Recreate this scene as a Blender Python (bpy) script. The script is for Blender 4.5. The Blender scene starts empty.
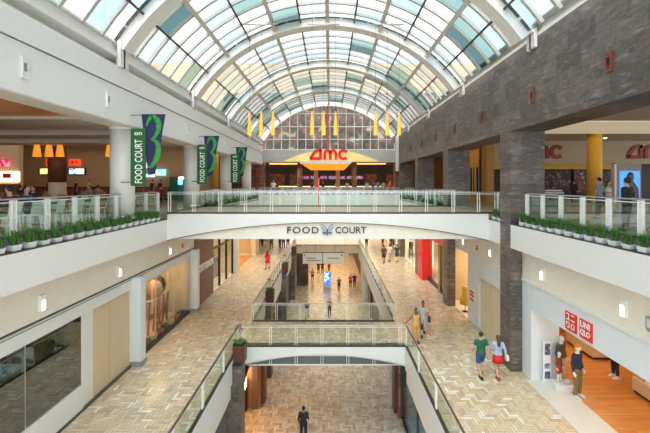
import bpy, bmesh, math, random
from mathutils import Vector, Matrix
R = random.Random(7)
SC = bpy.context.scene
COL = SC.collection
F, PX, PY = 380.0, 330.0, 184.0
Z3, Z2, Z1 = -1.42, -8.0, -13.4      # floor heights of the three levels (eye = 0)
XL, XR = -7.9, 7.7                   # upper atrium edges
SL, SR = -8.7, 8.2                   # level-two shopfront planes
OL, OR_ = -4.45, 3.7                 # edges of the lower opening

# ------------------------------------------------------------------ materials
def _bs(name):
    m = bpy.data.materials.new(name); m.use_nodes = True
    nt = m.node_tree
    return m, nt, nt.nodes['Principled BSDF']

def mat(name, c, rough=0.6, metal=0.0, emit=None, es=0.0, var=0.06, vs=3.0, spec=0.5, bump=0.0, bs=40):
    m, nt, b = _bs(name)
    c = tuple(c) + (1,)
    N, L = nt.nodes, nt.links
    b.inputs['Base Color'].default_value = c
    b.inputs['Roughness'].default_value = rough
    b.inputs['Metallic'].default_value = metal
    b.inputs['Specular IOR Level'].default_value = spec
    tc = N.new('ShaderNodeTexCoord')
    if var > 0:
        no = N.new('ShaderNodeTexNoise'); no.inputs['Scale'].default_value = vs; no.inputs['Detail'].default_value = 4
        mx = N.new('ShaderNodeMix'); mx.data_type = 'RGBA'
        mx.inputs[6].default_value = tuple(x*(1-var) for x in c[:3]) + (1,)
        mx.inputs[7].default_value = tuple(min(1, x*(1+var)) for x in c[:3]) + (1,)
        L.new(tc.outputs['Object'], no.inputs['Vector']); L.new(no.outputs['Fac'], mx.inputs[0]); L.new(mx.outputs[2], b.inputs['Base Color'])
    if bump > 0:
        n2 = N.new('ShaderNodeTexNoise'); n2.inputs['Scale'].default_value = bs
        bp = N.new('ShaderNodeBump'); bp.inputs['Strength'].default_value = bump; bp.inputs['Distance'].default_value = 0.02
        L.new(tc.outputs['Object'], n2.inputs['Vector']); L.new(n2.outputs['Fac'], bp.inputs['Height']); L.new(bp.outputs[0], b.inputs['Normal'])
    if emit:
        b.inputs['Emission Color'].default_value = tuple(emit) + (1,)
        b.inputs['Emission Strength'].default_value = es
    return m

def wallvec(nt, su=1, sv=1):
    """u = x + y, v = z in world metres, so blocks run level on every wall"""
    N, L = nt.nodes, nt.links
    g = N.new('ShaderNodeNewGeometry'); s = N.new('ShaderNodeSeparateXYZ'); L.new(g.outputs['Position'], s.inputs[0])
    a = N.new('ShaderNodeMath'); a.operation = 'ADD'; L.new(s.outputs[0], a.inputs[0]); L.new(s.outputs[1], a.inputs[1])
    c = N.new('ShaderNodeCombineXYZ'); L.new(a.outputs[0], c.inputs[0]); L.new(s.outputs[2], c.inputs[1])
    return c, g

def brickmat(name, c1, c2, mortar, w, h, ms=0.01, rough=0.5, mott=None, ma=0.5, mscale=1.6):
    m, nt, b = _bs(name); N, L = nt.nodes, nt.links
    c, g = wallvec(nt)
    br = N.new('ShaderNodeTexBrick')
    br.inputs['Scale'].default_value = 1; br.inputs['Brick Width'].default_value = w; br.inputs['Row Height'].default_value = h
    br.inputs['Mortar Size'].default_value = ms; br.inputs['Color1'].default_value = c1 + (1,); br.inputs['Color2'].default_value = c2 + (1,)
    br.inputs['Mortar'].default_value = mortar + (1,); br.inputs['Bias'].default_value = 0
    L.new(c.outputs[0], br.inputs['Vector'])
    out = br.outputs['Color']
    if mott:
        for k, (sc, col, lo, hi) in enumerate(mott):
            no = N.new('ShaderNodeTexNoise'); no.inputs['Scale'].default_value = sc; no.inputs['Detail'].default_value = 8; no.inputs['Roughness'].default_value = .65
            mpp = N.new('ShaderNodeMapping'); mpp.inputs['Scale'].default_value = (.7, .7, 2.2); L.new(g.outputs['Position'], mpp.inputs[0]); L.new(mpp.outputs[0], no.inputs['Vector'])
            mr = N.new('ShaderNodeMapRange'); mr.inputs[1].default_value = lo; mr.inputs[2].default_value = hi; mr.inputs[4].default_value = ma
            L.new(no.outputs['Fac'], mr.inputs[0])
            mx = N.new('ShaderNodeMix'); mx.data_type = 'RGBA'; mx.inputs[7].default_value = col + (1,)
            L.new(mr.outputs[0], mx.inputs[0]); L.new(out, mx.inputs[6]); out = mx.outputs[2]
    L.new(out, b.inputs['Base Color']); b.inputs['Roughness'].default_value = rough
    return m

def glassmat(name, tint, refl=0.5, base=0.04):
    m = bpy.data.materials.new(name); m.use_nodes = True; nt = m.node_tree; N, L = nt.nodes, nt.links
    N.remove(N['Principled BSDF'])
    t = N.new('ShaderNodeBsdfTransparent'); t.inputs[0].default_value = tuple(tint) + (1,)
    g = N.new('ShaderNodeBsdfGlossy'); g.inputs['Roughness'].default_value = 0.02; g.inputs[0].default_value = (.9, .95, .93, 1)
    lw = N.new('ShaderNodeFresnel'); lw.inputs[0].default_value = 1.45
    ma = N.new('ShaderNodeMath'); ma.operation = 'MULTIPLY_ADD'; ma.inputs[1].default_value = refl; ma.inputs[2].default_value = base; ma.use_clamp = True
    L.new(lw.outputs[0], ma.inputs[0])
    mx = N.new('ShaderNodeMixShader'); L.new(ma.outputs[0], mx.inputs[0]); L.new(t.outputs[0], mx.inputs[1]); L.new(g.outputs[0], mx.inputs[2])
    L.new(mx.outputs[0], N['Material Output'].inputs[0])
    return m

def frostmat(name, tint, diff, k):
    m = bpy.data.materials.new(name); m.use_nodes = True; nt = m.node_tree; N, L = nt.nodes, nt.links
    N.remove(N['Principled BSDF'])
    t = N.new('ShaderNodeBsdfTransparent'); t.inputs[0].default_value = tuple(tint) + (1,)
    d = N.new('ShaderNodeBsdfTranslucent'); d.inputs[0].default_value = tuple(diff) + (1,)
    mx = N.new('ShaderNodeMixShader'); mx.inputs[0].default_value = k; L.new(t.outputs[0], mx.inputs[1]); L.new(d.outputs[0], mx.inputs[2])
    L.new(mx.outputs[0], N['Material Output'].inputs[0])
    return m

def tilemat(name, rough, spec=.5):
    m, nt, b = _bs(name); N, L = nt.nodes, nt.links
    a = N.new('ShaderNodeAttribute'); a.attribute_name = 'tile'
    g = N.new('ShaderNodeNewGeometry'); no = N.new('ShaderNodeTexNoise'); no.inputs['Scale'].default_value = 9; no.inputs['Detail'].default_value = 5
    L.new(g.outputs['Position'], no.inputs['Vector'])
    mx = N.new('ShaderNodeMix'); mx.data_type = 'RGBA'; mx.blend_type = 'MULTIPLY'; mx.inputs[0].default_value = .35
    L.new(a.outputs['Color'], mx.inputs[6]); L.new(no.outputs['Color'], mx.inputs[7])
    cr = N.new('ShaderNodeHueSaturation'); cr.inputs['Saturation'].default_value = 1.0; cr.inputs['Value'].default_value = 1.1; L.new(mx.outputs[2], cr.inputs['Color'])
    L.new(cr.outputs[0], b.inputs['Base Color']); b.inputs['Roughness'].default_value = rough; b.inputs['Specular IOR Level'].default_value = spec
    return m

def woodmat(name, c1, c2, w, h, rough=.35, axis='xy'):
    m, nt, b = _bs(name); N, L = nt.nodes, nt.links
    g = N.new('ShaderNodeNewGeometry'); br = N.new('ShaderNodeTexBrick')
    mp = N.new('ShaderNodeMapping')
    if axis == 'z': mp.inputs['Rotation'].default_value = (0, math.pi/2, 0)
    L.new(g.outputs['Position'], mp.inputs[0])
    br.inputs['Scale'].default_value = 1; br.inputs['Brick Width'].default_value = w; br.inputs['Row Height'].default_value = h
    br.inputs['Mortar Size'].default_value = .004; br.inputs['Color1'].default_value = c1 + (1,); br.inputs['Color2'].default_value = c2 + (1,)
    br.inputs['Mortar'].default_value = tuple(x*.35 for x in c2) + (1,)
    L.new(mp.outputs[0], br.inputs['Vector'])
    no = N.new('ShaderNodeTexNoise'); no.inputs['Scale'].default_value = 3; no.inputs['Detail'].default_value = 6
    m2 = N.new('ShaderNodeMapping'); m2.inputs['Scale'].default_value = (.6, 6, 6) if axis == 'xy' else (6, 6, .6)
    L.new(g.outputs['Position'], m2.inputs[0]); L.new(m2.outputs[0], no.inputs['Vector'])
    mx = N.new('ShaderNodeMix'); mx.data_type = 'RGBA'; mx.blend_type = 'MULTIPLY'; mx.inputs[0].default_value = .5
    L.new(br.outputs['Color'], mx.inputs[6]); L.new(no.outputs['Color'], mx.inputs[7])
    hs = N.new('ShaderNodeHueSaturation'); hs.inputs['Value'].default_value = 1.4; L.new(mx.outputs[2], hs.inputs['Color'])
    L.new(hs.outputs[0], b.inputs['Base Color']); b.inputs['Roughness'].default_value = rough
    return m

def blotch(name, cols, scale=2.0, rough=.5, emit=0.0):
    """mottled picture-like surface: several colours on a noise ramp"""
    m, nt, b = _bs(name); N, L = nt.nodes, nt.links
    g = N.new('ShaderNodeNewGeometry'); no = N.new('ShaderNodeTexNoise'); no.inputs['Scale'].default_value = scale; no.inputs['Detail'].default_value = 5; no.inputs['Distortion'].default_value = 1.2
    L.new(g.outputs['Position'], no.inputs['Vector'])
    cr = N.new('ShaderNodeValToRGB'); cr.color_ramp.interpolation = 'CONSTANT' if emit else 'LINEAR'
    e = cr.color_ramp.elements
    lo, hi = (.3, .7) if emit else (.36, .64)
    e[0].position = lo; e[0].color = cols[0] + (1,); e[1].position = hi; e[1].color = cols[-1] + (1,)
    for i, c in enumerate(cols[1:-1], 1):
        x = e.new(lo + (hi-lo)*i/(len(cols)-1)); x.color = c + (1,)
    L.new(no.outputs['Fac'], cr.inputs[0]); L.new(cr.outputs[0], b.inputs['Base Color']); b.inputs['Roughness'].default_value = rough
    if emit:
        L.new(cr.outputs[0], b.inputs['Emission Color']); b.inputs['Emission Strength'].default_value = emit
    return m

M = dict(
    white=mat('white_paint', (.76, .765, .73), .55), fascia=mat('white_fascia_paint', (.775, .785, .765), .5, var=.03),
    cream=mat('cream_paint', (.84, .80, .70), .6), beige=mat('beige_paint', (.62, .55, .43), .6),
    coolwhite=mat('cool_white_panel', (.74, .80, .84), .35, var=.03), greyw=mat('grey_white', (.62, .64, .63), .5),
    tan=mat('tan_render', (.62, .42, .23), .8), dark=mat('dark_metal', (.03, .028, .026), .4), black=mat('black_gloss', (.012, .012, .014), .25),
    groove=mat('shadow_groove', (.10, .09, .08), .7), brownmetal=mat('brown_rail_metal', (.20, .13, .09), .35, .6),
    steel=mat('brushed_steel', (.62, .62, .60), .28, .85), wsteel=mat('white_rail_steel', (.80, .82, .80), .35),
    stone=brickmat('slate_cladding', (.19, .16, .14), (.075, .064, .058), (.045, .04, .035), 1.25, .62, .008, .42,
                   [(2.1, (.14, .09, .08), .5, .62), (1.3, (.085, .095, .09), .5, .62), (4.0, (.035, .03, .028), .48, .64), (2.8, (.36, .33, .28), .54, .70)], .6),
    brick=brickmat('brown_brick', (.22, .11, .08), (.30, .16, .12), (.20, .16, .14), .24, .075, .006, .8),
    granite=brickmat('red_granite', (.22, .07, .045), (.28, .10, .06), (.5, .45, .4), .9, .9, .01, .3),
    redwood=woodmat('red_wood_ceiling', (.62, .19, .07), (.72, .26, .10), 2.4, .6), woodfloor=woodmat('orange_wood_floor', (.52, .20, .05), (.62, .27, .075), 1.8, .16, .3),
    brownwood=woodmat('brown_wood_panel', (.14, .05, .025), (.20, .075, .035), 2.0, .5, .4, 'z'),
    orangewood=woodmat('orange_wood_panel', (.45, .16, .04), (.55, .22, .06), 2.0, .5, .4, 'z'),
    glass=glassmat('rail_glass', (.93, .975, .95), .25, .01), clear=glassmat('shop_glass', (.95, .97, .96), .22, .01),
    frost=frostmat('frosted_pane', (.44, .46, .48), (.95, .96, .97), .05), clr=frostmat('clear_pane', (.33, .40, .46), (.9, .95, 1), .03), teal=frostmat('teal_pane', (.15, .24, .24), (.5, .75, .72), .05),
    darkpane=frostmat('dark_teal_pane', (.06, .11, .12), (.1, .2, .2), .05),
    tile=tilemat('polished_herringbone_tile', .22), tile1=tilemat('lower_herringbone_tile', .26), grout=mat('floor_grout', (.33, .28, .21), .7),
    green=mat('leaf_green', (.06, .19, .03), .6, var=.4, vs=30), pot=mat('white_pot', (.80, .84, .84), .4),
    yellow=mat('yellow_paint', (.72, .42, .04), .5), red=mat('red_paint', (.75, .03, .025), .4), white_txt=mat('white_letter', (.9, .9, .88), .5, var=0),
    redlet=mat('red_sign_letter', (.65, .015, .01), .4, emit=(1, .03, .02), es=.03), darkred=mat('dark_red_letter', (.30, .03, .03), .5),
    blacklet=mat('black_letter', (.03, .035, .045), .4), bgreen=mat('banner_green', (.010, .125, .035), .7), bblue=mat('banner_blue', (.013, .02, .085), .7),
    numgreen=mat('numeral_green', (.03, .30, .04), .6), amber=mat('amber_glass', (.9, .45, .06), .4, emit=(1, .36, .03), es=.38),
    amberglow=mat('amber_glow', (1, .7, .2), .4, emit=(1, .55, .10), es=1.1), lamp=mat('lit_lamp_glass', (1, .95, .85), .4, emit=(1, .88, .68), es=5.0, var=0),
    downl=mat('lit_downlight', (1, .9, .7), .4, emit=(1, .78, .45), es=14, var=0), yglow=mat('yellow_lightbox', (.80, .60, .24), .5, emit=(1, .72, .25), es=.16),
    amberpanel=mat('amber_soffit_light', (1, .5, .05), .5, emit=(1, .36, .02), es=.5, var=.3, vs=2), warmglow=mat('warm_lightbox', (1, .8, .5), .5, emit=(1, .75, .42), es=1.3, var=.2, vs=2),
    plastic=mat('pale_mint_plastic', (.62, .74, .66), .4), grey=mat('mid_grey', (.30, .30, .30), .6), concrete=mat('concrete_grey', (.42, .40, .38), .8),
    skin=mat('skin_light', (.58, .36, .26), .6), skin2=mat('skin_brown', (.26, .13, .08), .6), mann=mat('mannequin_white', (.82, .80, .76), .4), hair=mat('hair_dark', (.02, .014, .012), .5), hairb=mat('hair_brown', (.09, .045, .02), .5),
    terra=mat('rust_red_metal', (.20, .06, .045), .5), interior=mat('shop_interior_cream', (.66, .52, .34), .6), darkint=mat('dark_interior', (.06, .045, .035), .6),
    orchid=mat('orchid_purple', (.32, .05, .25), .5), plantbox=mat('dark_wood_planter', (.10, .04, .025), .45),
    lowfloor=mat('hall_floor_tile', (.40, .33, .25), .25), ceil=mat('warm_ceiling_paint', (.62, .52, .40), .7),
)
M['interior_light'] = mat('pale_beige_panel', (.74, .66, .48), .6)
_cc = {}
def colmat(c, rough=.75, name='cloth'):
    k = (c, rough, name)
    if k not in _cc: _cc[k] = mat(name, c, rough, var=.12, vs=12)
    return _cc[k]

# ------------------------------------------------------------------ mesh builder
class MB:
    def __init__(s): s.v = []; s.f = []; s.mi = []; s.sm = []; s.mats = []; s.cur = 0
    def use(s, m):
        if isinstance(m, str): m = M[m]
        if m not in s.mats: s.mats.append(m)
        s.cur = s.mats.index(m); return s
    def _f(s, idx, smooth=False): s.f.append(idx); s.mi.append(s.cur); s.sm.append(smooth)
    def box(s, x0, x1, y0, y1, z0, z1):
        b = len(s.v)
        s.v += [(x, y, z) for z in (z0, z1) for y in (y0, y1) for x in (x0, x1)]
        for q in ((0,2,3,1),(4,5,7,6),(0,1,5,4),(1,3,7,5),(3,2,6,7),(2,0,4,6)): s._f([b+i for i in q])
        return s
    def quad(s, a, b, c, d):
        k = len(s.v); s.v += [tuple(a), tuple(b), tuple(c), tuple(d)]; s._f([k,k+1,k+2,k+3]); return s
    def ring(s, rings, smooth=True, cap=True, closed=True):
        """loft a list of rings (equal length)"""
        b = len(s.v); n = len(rings[0])
        for r in rings: s.v += [tuple(p) for p in r]
        for i in range(len(rings)-1):
            for j in range(n if closed else n-1):
                k = (j+1) % n
                s._f([b+i*n+j, b+i*n+k, b+(i+1)*n+k, b+(i+1)*n+j], smooth)
        if cap:
            s._f([b+j for j in range(n)][::-1]); s._f([b+(len(rings)-1)*n+j for j in range(n)])
        return s
    def tube(s, pts, r, n=8, smooth=True, cap=True):
        pts = [Vector(p) for p in pts]; rs = r if isinstance(r, (list, tuple)) else [r]*len(pts)
        rings = []; up = None
        for i, p in enumerate(pts):
            t = (pts[min(i+1, len(pts)-1)] - pts[max(i-1, 0)]).normalized()
            if up is None: up = Vector((0,0,1)) if abs(t.z) < .9 else Vector((0,1,0))
            a = t.cross(up).normalized(); c = a.cross(t).normalized()
            rings.append([p + a*(rs[i]*math.cos(2*math.pi*j/n)) + c*(rs[i]*math.sin(2*math.pi*j/n)) for j in range(n)])
        return s.ring(rings, smooth, cap)
    def lathe(s, cx, cy, prof, n=16, sx=1, sy=1, cap=True, smooth=True):
        return s.ring([[(cx + sx*r*math.cos(2*math.pi*j/n), cy + sy*r*math.sin(2*math.pi*j/n), z) for j in range(n)] for r, z in prof], smooth, cap)
    def ball(s, c, r, sx=1, sy=1, sz=1, n=10, m=7):
        return s.ring([[(c[0]+sx*r*math.sin(a)*math.cos(2*math.pi*j/n), c[1]+sy*r*math.sin(a)*math.sin(2*math.pi*j/n), c[2]+sz*r*math.cos(a)) for j in range(n)]
                       for a in [math.pi*(i+.12)/(m-1+.24) for i in range(m)]][::-1])
    def prism(s, poly, axis, a, b):
        """extrude a 2D polygon along axis ('x','y','z') between a and b"""
        def P(u, v, w): return {'x': (w, u, v), 'y': (u, w, v), 'z': (u, v, w)}[axis]
        k = len(s.v); n = len(poly)
        s.v += [P(u, v, a) for u, v in poly] + [P(u, v, b) for u, v in poly]
        for i in range(n):
            j = (i+1) % n; s._f([k+i, k+j, k+n+j, k+n+i])
        s._f([k+i for i in range(n)][::-1]); s._f([k+n+i for i in range(n)])
        return s
    def build(s, name, material=None, parent=None, recalc=True):
        if material is not None:
            mm = M[material] if isinstance(material, str) else material
            if s.mats: s.mats[0] = mm if len(s.mats) == 1 else s.mats[0]
            else: s.mats = [mm]
        o0 = Vector((0,0,0))
        if parent is not None:
            r = parent
            while r.parent: r = r.parent
            o0 = r.location.copy()
        else:
            xs = [p[0] for p in s.v]; ys = [p[1] for p in s.v]; zs = [p[2] for p in s.v]
            o0 = Vector(((min(xs)+max(xs))/2, (min(ys)+max(ys))/2, min(zs)))
        me = bpy.data.meshes.new(name)
        me.from_pydata([tuple(Vector(p) - o0) for p in s.v], [], s.f)
        me.polygons.foreach_set('material_index', s.mi); me.polygons.foreach_set('use_smooth', s.sm)
        for m_ in s.mats: me.materials.append(m_)
        if recalc:
            bm = bmesh.new(); bm.from_mesh(me); bmesh.ops.recalc_face_normals(bm, faces=bm.faces); bm.to_mesh(me); bm.free()
        me.update()
        o = bpy.data.objects.new(name, me); COL.objects.link(o)
        if parent is None: o.location = o0
        else: o.parent = parent
        return o

def tag(o, label, cat, group=None, kind=None):
    if label: o['label'] = label
    if cat: o['category'] = cat
    if group: o['group'] = group
    if kind: o['kind'] = kind
    return o
def thing(name, label, cat, loc=(0,0,0), rot=0, group=None):
    o = bpy.data.objects.new(name, None); COL.objects.link(o); o.empty_display_size = .1
    o.location = loc; o.rotation_euler = (0, 0, rot)
    return tag(o, label, cat, group)
def struct(o, label=None):
    o['kind'] = 'structure'
    if label: o['label'] = label; o['category'] = 'wall' if 'wall' in o.name else o.name.split('_')[0].split('.')[0]
    return o
def dup(root, loc=None, rot=None, label=None, group=None):
    r = root.copy(); COL.objects.link(r)
    if loc is not None: r.location = loc
    if rot is not None: r.rotation_euler = (0, 0, rot)
    if label: r['label'] = label
    if group: r['group'] = group
    for ch in list(root.children):
        c = ch.copy(); COL.objects.link(c); c.parent = r
        for g in ch.children:
            d = g.copy(); COL.objects.link(d); d.parent = c
    return r
def B(name, m, x0, x1, y0, y1, z0, z1, parent=None):
    return MB().box(x0, x1, y0, y1, z0, z1).build(name, m, parent)

def textmesh(name, s, m, o, u, v, w, h, depth=.03, parent=None, bold=.0, slant=0.0, space=1.0):
    """letters in a box w x h whose lower left corner is o; u = reading direction, v = up"""
    cu = bpy.data.curves.new('t', 'FONT'); cu.body = s; cu.size = 1; cu.extrude = .02; cu.offset = bold; cu.space_character = space; cu.resolution_u = 3
    t = bpy.data.objects.new('t', cu); COL.objects.link(t)
    me = bpy.data.meshes.new_from_object(t); bpy.data.objects.remove(t); bpy.data.curves.remove(cu)
    xs = [q.co.x for q in me.vertices]; ys = [q.co.y for q in me.vertices]
    x0, x1, y0, y1 = min(xs), max(xs), min(ys), max(ys)
    u, v, o = Vector(u), Vector(v), Vector(o); n = u.cross(v)
    par0 = Vector((0,0,0))
    if parent:
        r = parent
        while r.parent: r = r.parent
        par0 = r.location.copy()
    else: par0 = o.copy()
    for q in me.vertices:
        a = (q.co.x-x0)/(x1-x0)*w; b = (q.co.y-y0)/(y1-y0)*h; c = depth*(q.co.z/.02*.5+.5)
        q.co = o + u*(a + slant*b) + v*b + n*c - par0
    me.materials.append(M[m] if isinstance(m, str) else m); me.update()
    ob = bpy.data.objects.new(name, me); COL.objects.link(ob)
    if parent: ob.parent = parent
    else: ob.location = par0
    return ob
XP, XN, YP, YN, ZP = (1,0,0), (-1,0,0), (0,1,0), (0,-1,0), (0,0,1)

def light(name, kind, loc, e, col=(1,.8,.58), size=1.0, sy=None, rot=(0,0,0)):
    l = bpy.data.lights.new(name, kind); l.energy = e; l.color = col
    if kind == 'AREA':
        l.size = size
        if sy: l.shape = 'RECTANGLE'; l.size_y = sy
    else: l.shadow_soft_size = size
    o = bpy.data.objects.new(name, l); COL.objects.link(o); o.location = loc; o.rotation_euler = rot
    return o

# ------------------------------------------------------------------ camera, world
cam = bpy.data.cameras.new('camera'); co = bpy.data.objects.new('camera', cam); COL.objects.link(co)
co.location = (0,0,0); co.rotation_euler = (math.pi/2, 0, 0)
cam.sensor_width = 36; cam.lens = F/650*36; cam.shift_x = (325-PX)/650; cam.shift_y = (PY-216.5)/650; cam.clip_end = 400
SC.camera = co
w = bpy.data.worlds.new('world'); SC.world = w; w.use_nodes = True
wn = w.node_tree.nodes; wl = w.node_tree.links
bg = wn['Background']
tcw = wn.new('ShaderNodeTexCoord'); nz = wn.new('ShaderNodeTexNoise'); nz.inputs['Scale'].default_value = 3; nz.inputs['Detail'].default_value = 4
rp = wn.new('ShaderNodeValToRGB'); rp.color_ramp.elements[0].position = .42; rp.color_ramp.elements[0].color = (.74, .88, 1.0, 1); rp.color_ramp.elements[1].position = .6; rp.color_ramp.elements[1].color = (1, .985, .95, 1)
wl.new(tcw.outputs['Generated'], nz.inputs['Vector']); wl.new(nz.outputs['Fac'], rp.inputs[0]); wl.new(rp.outputs[0], bg.inputs[0]); bg.inputs[1].default_value = 1.5
SUN = True
SC.view_settings.view_transform = 'Standard'; SC.view_settings.look = 'None'; SC.view_settings.exposure = 0.78; SC.view_settings.gamma = 1
SC.cycles.max_bounces = 8; SC.cycles.diffuse_bounces = 4; SC.cycles.transparent_max_bounces = 24; SC.cycles.sample_clamp_indirect = 4
SC.cycles.caustics_reflective = False; SC.cycles.caustics_refractive = False

_s = bpy.data.lights.new('fill_sun', 'SUN'); _s.energy = 8.5; _s.angle = math.radians(70); _s.color = (1, .94, .84)  # very broad sun added to brighten the interior without whitening the roof panes
_so = bpy.data.objects.new('fill_sun', _s); COL.objects.link(_so); _so.rotation_euler = (math.radians(22), math.radians(-6), 0); _so.location = (0, 20, 30)
# ------------------------------------------------------------------ herringbone floors
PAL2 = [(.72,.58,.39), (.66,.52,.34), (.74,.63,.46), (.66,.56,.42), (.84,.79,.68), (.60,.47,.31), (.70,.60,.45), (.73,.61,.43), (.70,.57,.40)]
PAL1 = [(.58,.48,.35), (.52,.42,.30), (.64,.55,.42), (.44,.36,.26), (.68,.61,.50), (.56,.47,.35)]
def herring(name, rects, z, w=.128, n=3, pal=PAL2, m='tile', gap=.013):
    V, Fc, C = [], [], []
    rr = random.Random(3)
    for (x0, x1, y0, y1) in rects:
        i0, i1 = int(x0//w)-n-1, int(x1//w)+n+1; j0, j1 = int(y0//w)-n-1, int(y1//w)+n+1
        for i in range(i0, i1):
            for j in range(j0, j1):
                k = (i-j) % (2*n)
                if k == 0: a, b, c, d = i*w, (i+n)*w, j*w, (j+1)*w
                elif k == 2*n-1: a, b, c, d = i*w, (i+1)*w, j*w, (j+n)*w
                else: continue
                a, b, c, d = max(a+gap/2, x0), min(b-gap/2, x1), max(c+gap/2, y0), min(d-gap/2, y1)
                if b-a < .01 or d-c < .01: continue
                q = len(V); V += [(a,c,z), (b,c,z), (b,d,z), (a,d,z)]; Fc.append((q,q+1,q+2,q+3))
                g = rr.choice(pal); f = rr.uniform(.93, 1.07); C += [g[0]*f, g[1]*f, g[2]*f, 1]
    for (x0, x1, y0, y1) in rects:
        q = len(V); V += [(x0,y0,z-.004), (x1,y0,z-.004), (x1,y1,z-.004), (x0,y1,z-.004)]; Fc.append((q,q+1,q+2,q+3)); C += [.33,.28,.21,1]
    me = bpy.data.meshes.new(name); me.from_pydata(V, [], Fc); me.materials.append(M[m])
    at = me.attributes.new('tile', 'FLOAT_COLOR', 'FACE'); at.data.foreach_set('color', C)
    me.polygons.foreach_set('material_index', [0]*len(Fc)); me.update()
    o = bpy.data.objects.new(name, me); COL.objects.link(o); o['kind'] = 'structure'
    return o
BY0, BY1 = 18.76, 22.2     # level-two bridge
OB = 49.8                  # back edge of second opening
YN0, YF = -6.0, 92.0
herring('floor_middle', [(SL, OL-.12, YN0, YF), (OR_+.12, SR, YN0, YF), (OL-.12, OR_+.12, BY0+.1, BY1-.1), (OL-.12, OR_+.12, OB+.1, YF)], Z2)
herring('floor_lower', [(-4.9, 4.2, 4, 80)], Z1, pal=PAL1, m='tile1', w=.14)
# slabs
sl = MB()
for a in ((SL-8, OL-.31, YN0, YF), (OR_+.31, SR+9, YN0, YF), (OL-.3, OR_+.3, BY0+.3, BY1-.06), (OL-.3, OR_+.3, OB+.36, YF)): sl.box(a[0], a[1], a[2], a[3], Z2-.55, Z2-.02)
struct(sl.build('floor_middle_slab', 'cream'))
struct(B('floor_lower_slab', 'grout', -30, 30, -6, 90, Z1-.4, Z1-.03))
s3 = MB()
s3.box(-36, XL-.5, YN0, 44.6, -2.65, Z3); s3.box(XR+.5, 36, YN0, 44.6, -2.65, Z3); s3.box(-36, 36, 42.3, 72, -2.65, Z3)
struct(s3.build('floor_upper', 'lowfloor'))

# ------------------------------------------------------------------ upper walls
def wall(name, m, *a): return struct(B(name, m, *a))
WE = 44.6
u = MB().use('fascia').box(XL-1, XL, YN0, WE, 2.32, 3.62).box(XL-1, XL+.04, YN0, WE, 3.66, 4.38)
u.use('groove').box(XL-1, XL-.03, YN0, WE, 3.62, 3.66); u.use('cream').box(XL-.95, XL-.05, YN0, WE, 2.3, 2.32)
struct(u.build('wall_left_upper'))
wall('wall_left_clerestory', 'cream', XL-1, XL-.5, YN0, WE, 4.38, 5.1)
struct(B('trim_1', 'white', XL-.5, XL-.02, YN0, WE, 4.74, 4.92)); struct(B('trim_2', 'white', XL-.9, XL-.15, YN0, WE, 4.93, 5.22))
wall('wall_right_upper', 'stone', XR, XR+1.45, YN0, 42.6, 2.25, 5.5)
wall('wall_right_end', 'white', XR, XR+1.45, 42.61, WE, 1.5, 5.5)
struct(B('trim_3', 'white', XR+.02, XR+.6, YN0, WE, 5.5, 5.68)); struct(B('trim_4', 'white', XR+.12, XR+.9, YN0, WE, 5.69, 5.9))
struct(MB().box(7.5, XR+1.6, YN0, WE, 5.92, 5.98).box(XL-1.2, -7.95, YN0, WE, 5.24, 5.30).build('sky_leak_cover', 'white'))  # opaque covers added above the eaves to block sky light leaking in
# wall light niches
def niche(x, y, z, s, frame, label, group, first=[None, None]):
    k = 0 if s > 0 else 1
    if first[k] is None:
        t = thing('wall_niche_light', label, 'wall light', (x, y, z), 0, group)
        a, b = (x, x+.07*s) if s > 0 else (x+.07*s, x)
        f = MB().box(a, b, y-.115, y+.115, z-.28, z-.22).box(a, b, y-.115, y+.115, z+.12, z+.28).box(a, b, y-.115, y-.08, z-.22, z+.12).box(a, b, y+.08, y+.115, z-.22, z+.12)
        f.build('frame', frame, t)
        MB().box(min(x+.005*s, x+.02*s), max(x+.005*s, x+.02*s), y-.08, y+.08, z-.22, z+.12).build('recess', 'dark' if s < 0 else 'grey', t)
        MB().quad((x+.03*s, y-.08, z-.22), (x+.03*s, y+.08, z-.22), (x+.06*s, y+.08, z-.1), (x+.06*s, y-.08, z-.1)).build('reflector', frame, t)
        first[k] = t
    else: dup(first[k], (x, y, z), None, label, group)
for i, y in enumerate((6.0, 9.8, 13.5, 21.0, 28.5, 36)):
    niche(XL, y, 3.0, 1, 'white', 'small white recessed emergency light on the white wall over the food court', 'white niche lights on the left wall')
for i, y in enumerate((6.2, 10.44, 14.4, 19.3, 23.4, 27.6, 31.8, 36)):
    niche(XR, y, 3.36, -1, 'terra', 'rust red wall niche light on the grey slate wall', 'red niche lights on the slate wall')

# parapets of the food-court level (ledge + face)
def parapet(name, s, x, y0, y1, label):
    t = thing(name, label, 'parapet', (x, (y0+y1)/2, -2.73))
    a, b = sorted((x, x-.36*s)); MB().box(a, b, y0, y1, -2.73, -1.74).build('face', 'fascia', t)
    a, b = sorted((x-.01*s, x-.36*s)); MB().box(a, b, y0, y1, -1.74, -1.70).build('dark_capping', 'dark', t)
    a, b = sorted((x-.36*s, x-.62*s)); MB().box(a, b, y0, y1, -1.95, -1.42).build('kerb', 'concrete', t)
    return t
parapet('balcony_parapet', 1, XL, YN0, 18.5, 'long white balcony parapet below the food court seating, nearer the viewer')
parapet('balcony_parapet', 1, XL, 24.4, 42.0, 'white balcony parapet beyond the food court bridge, on the banner side')
parapet('balcony_parapet', -1, XR, YN0, 16.2, 'white balcony parapet above the red logo clothing shop')
parapet('balcony_parapet', -1, XR, 17.2, 18.6, 'short white parapet stub between slate pillar and bridge end')
parapet('balcony_parapet', -1, XR, 24.4, 42.0, 'white balcony parapet beyond the bridge below the slate pillars')
t = thing('balcony_parapet', 'white balcony parapet across the far end before the cinema', 'parapet', (0, 42.2, -2.65))
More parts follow.
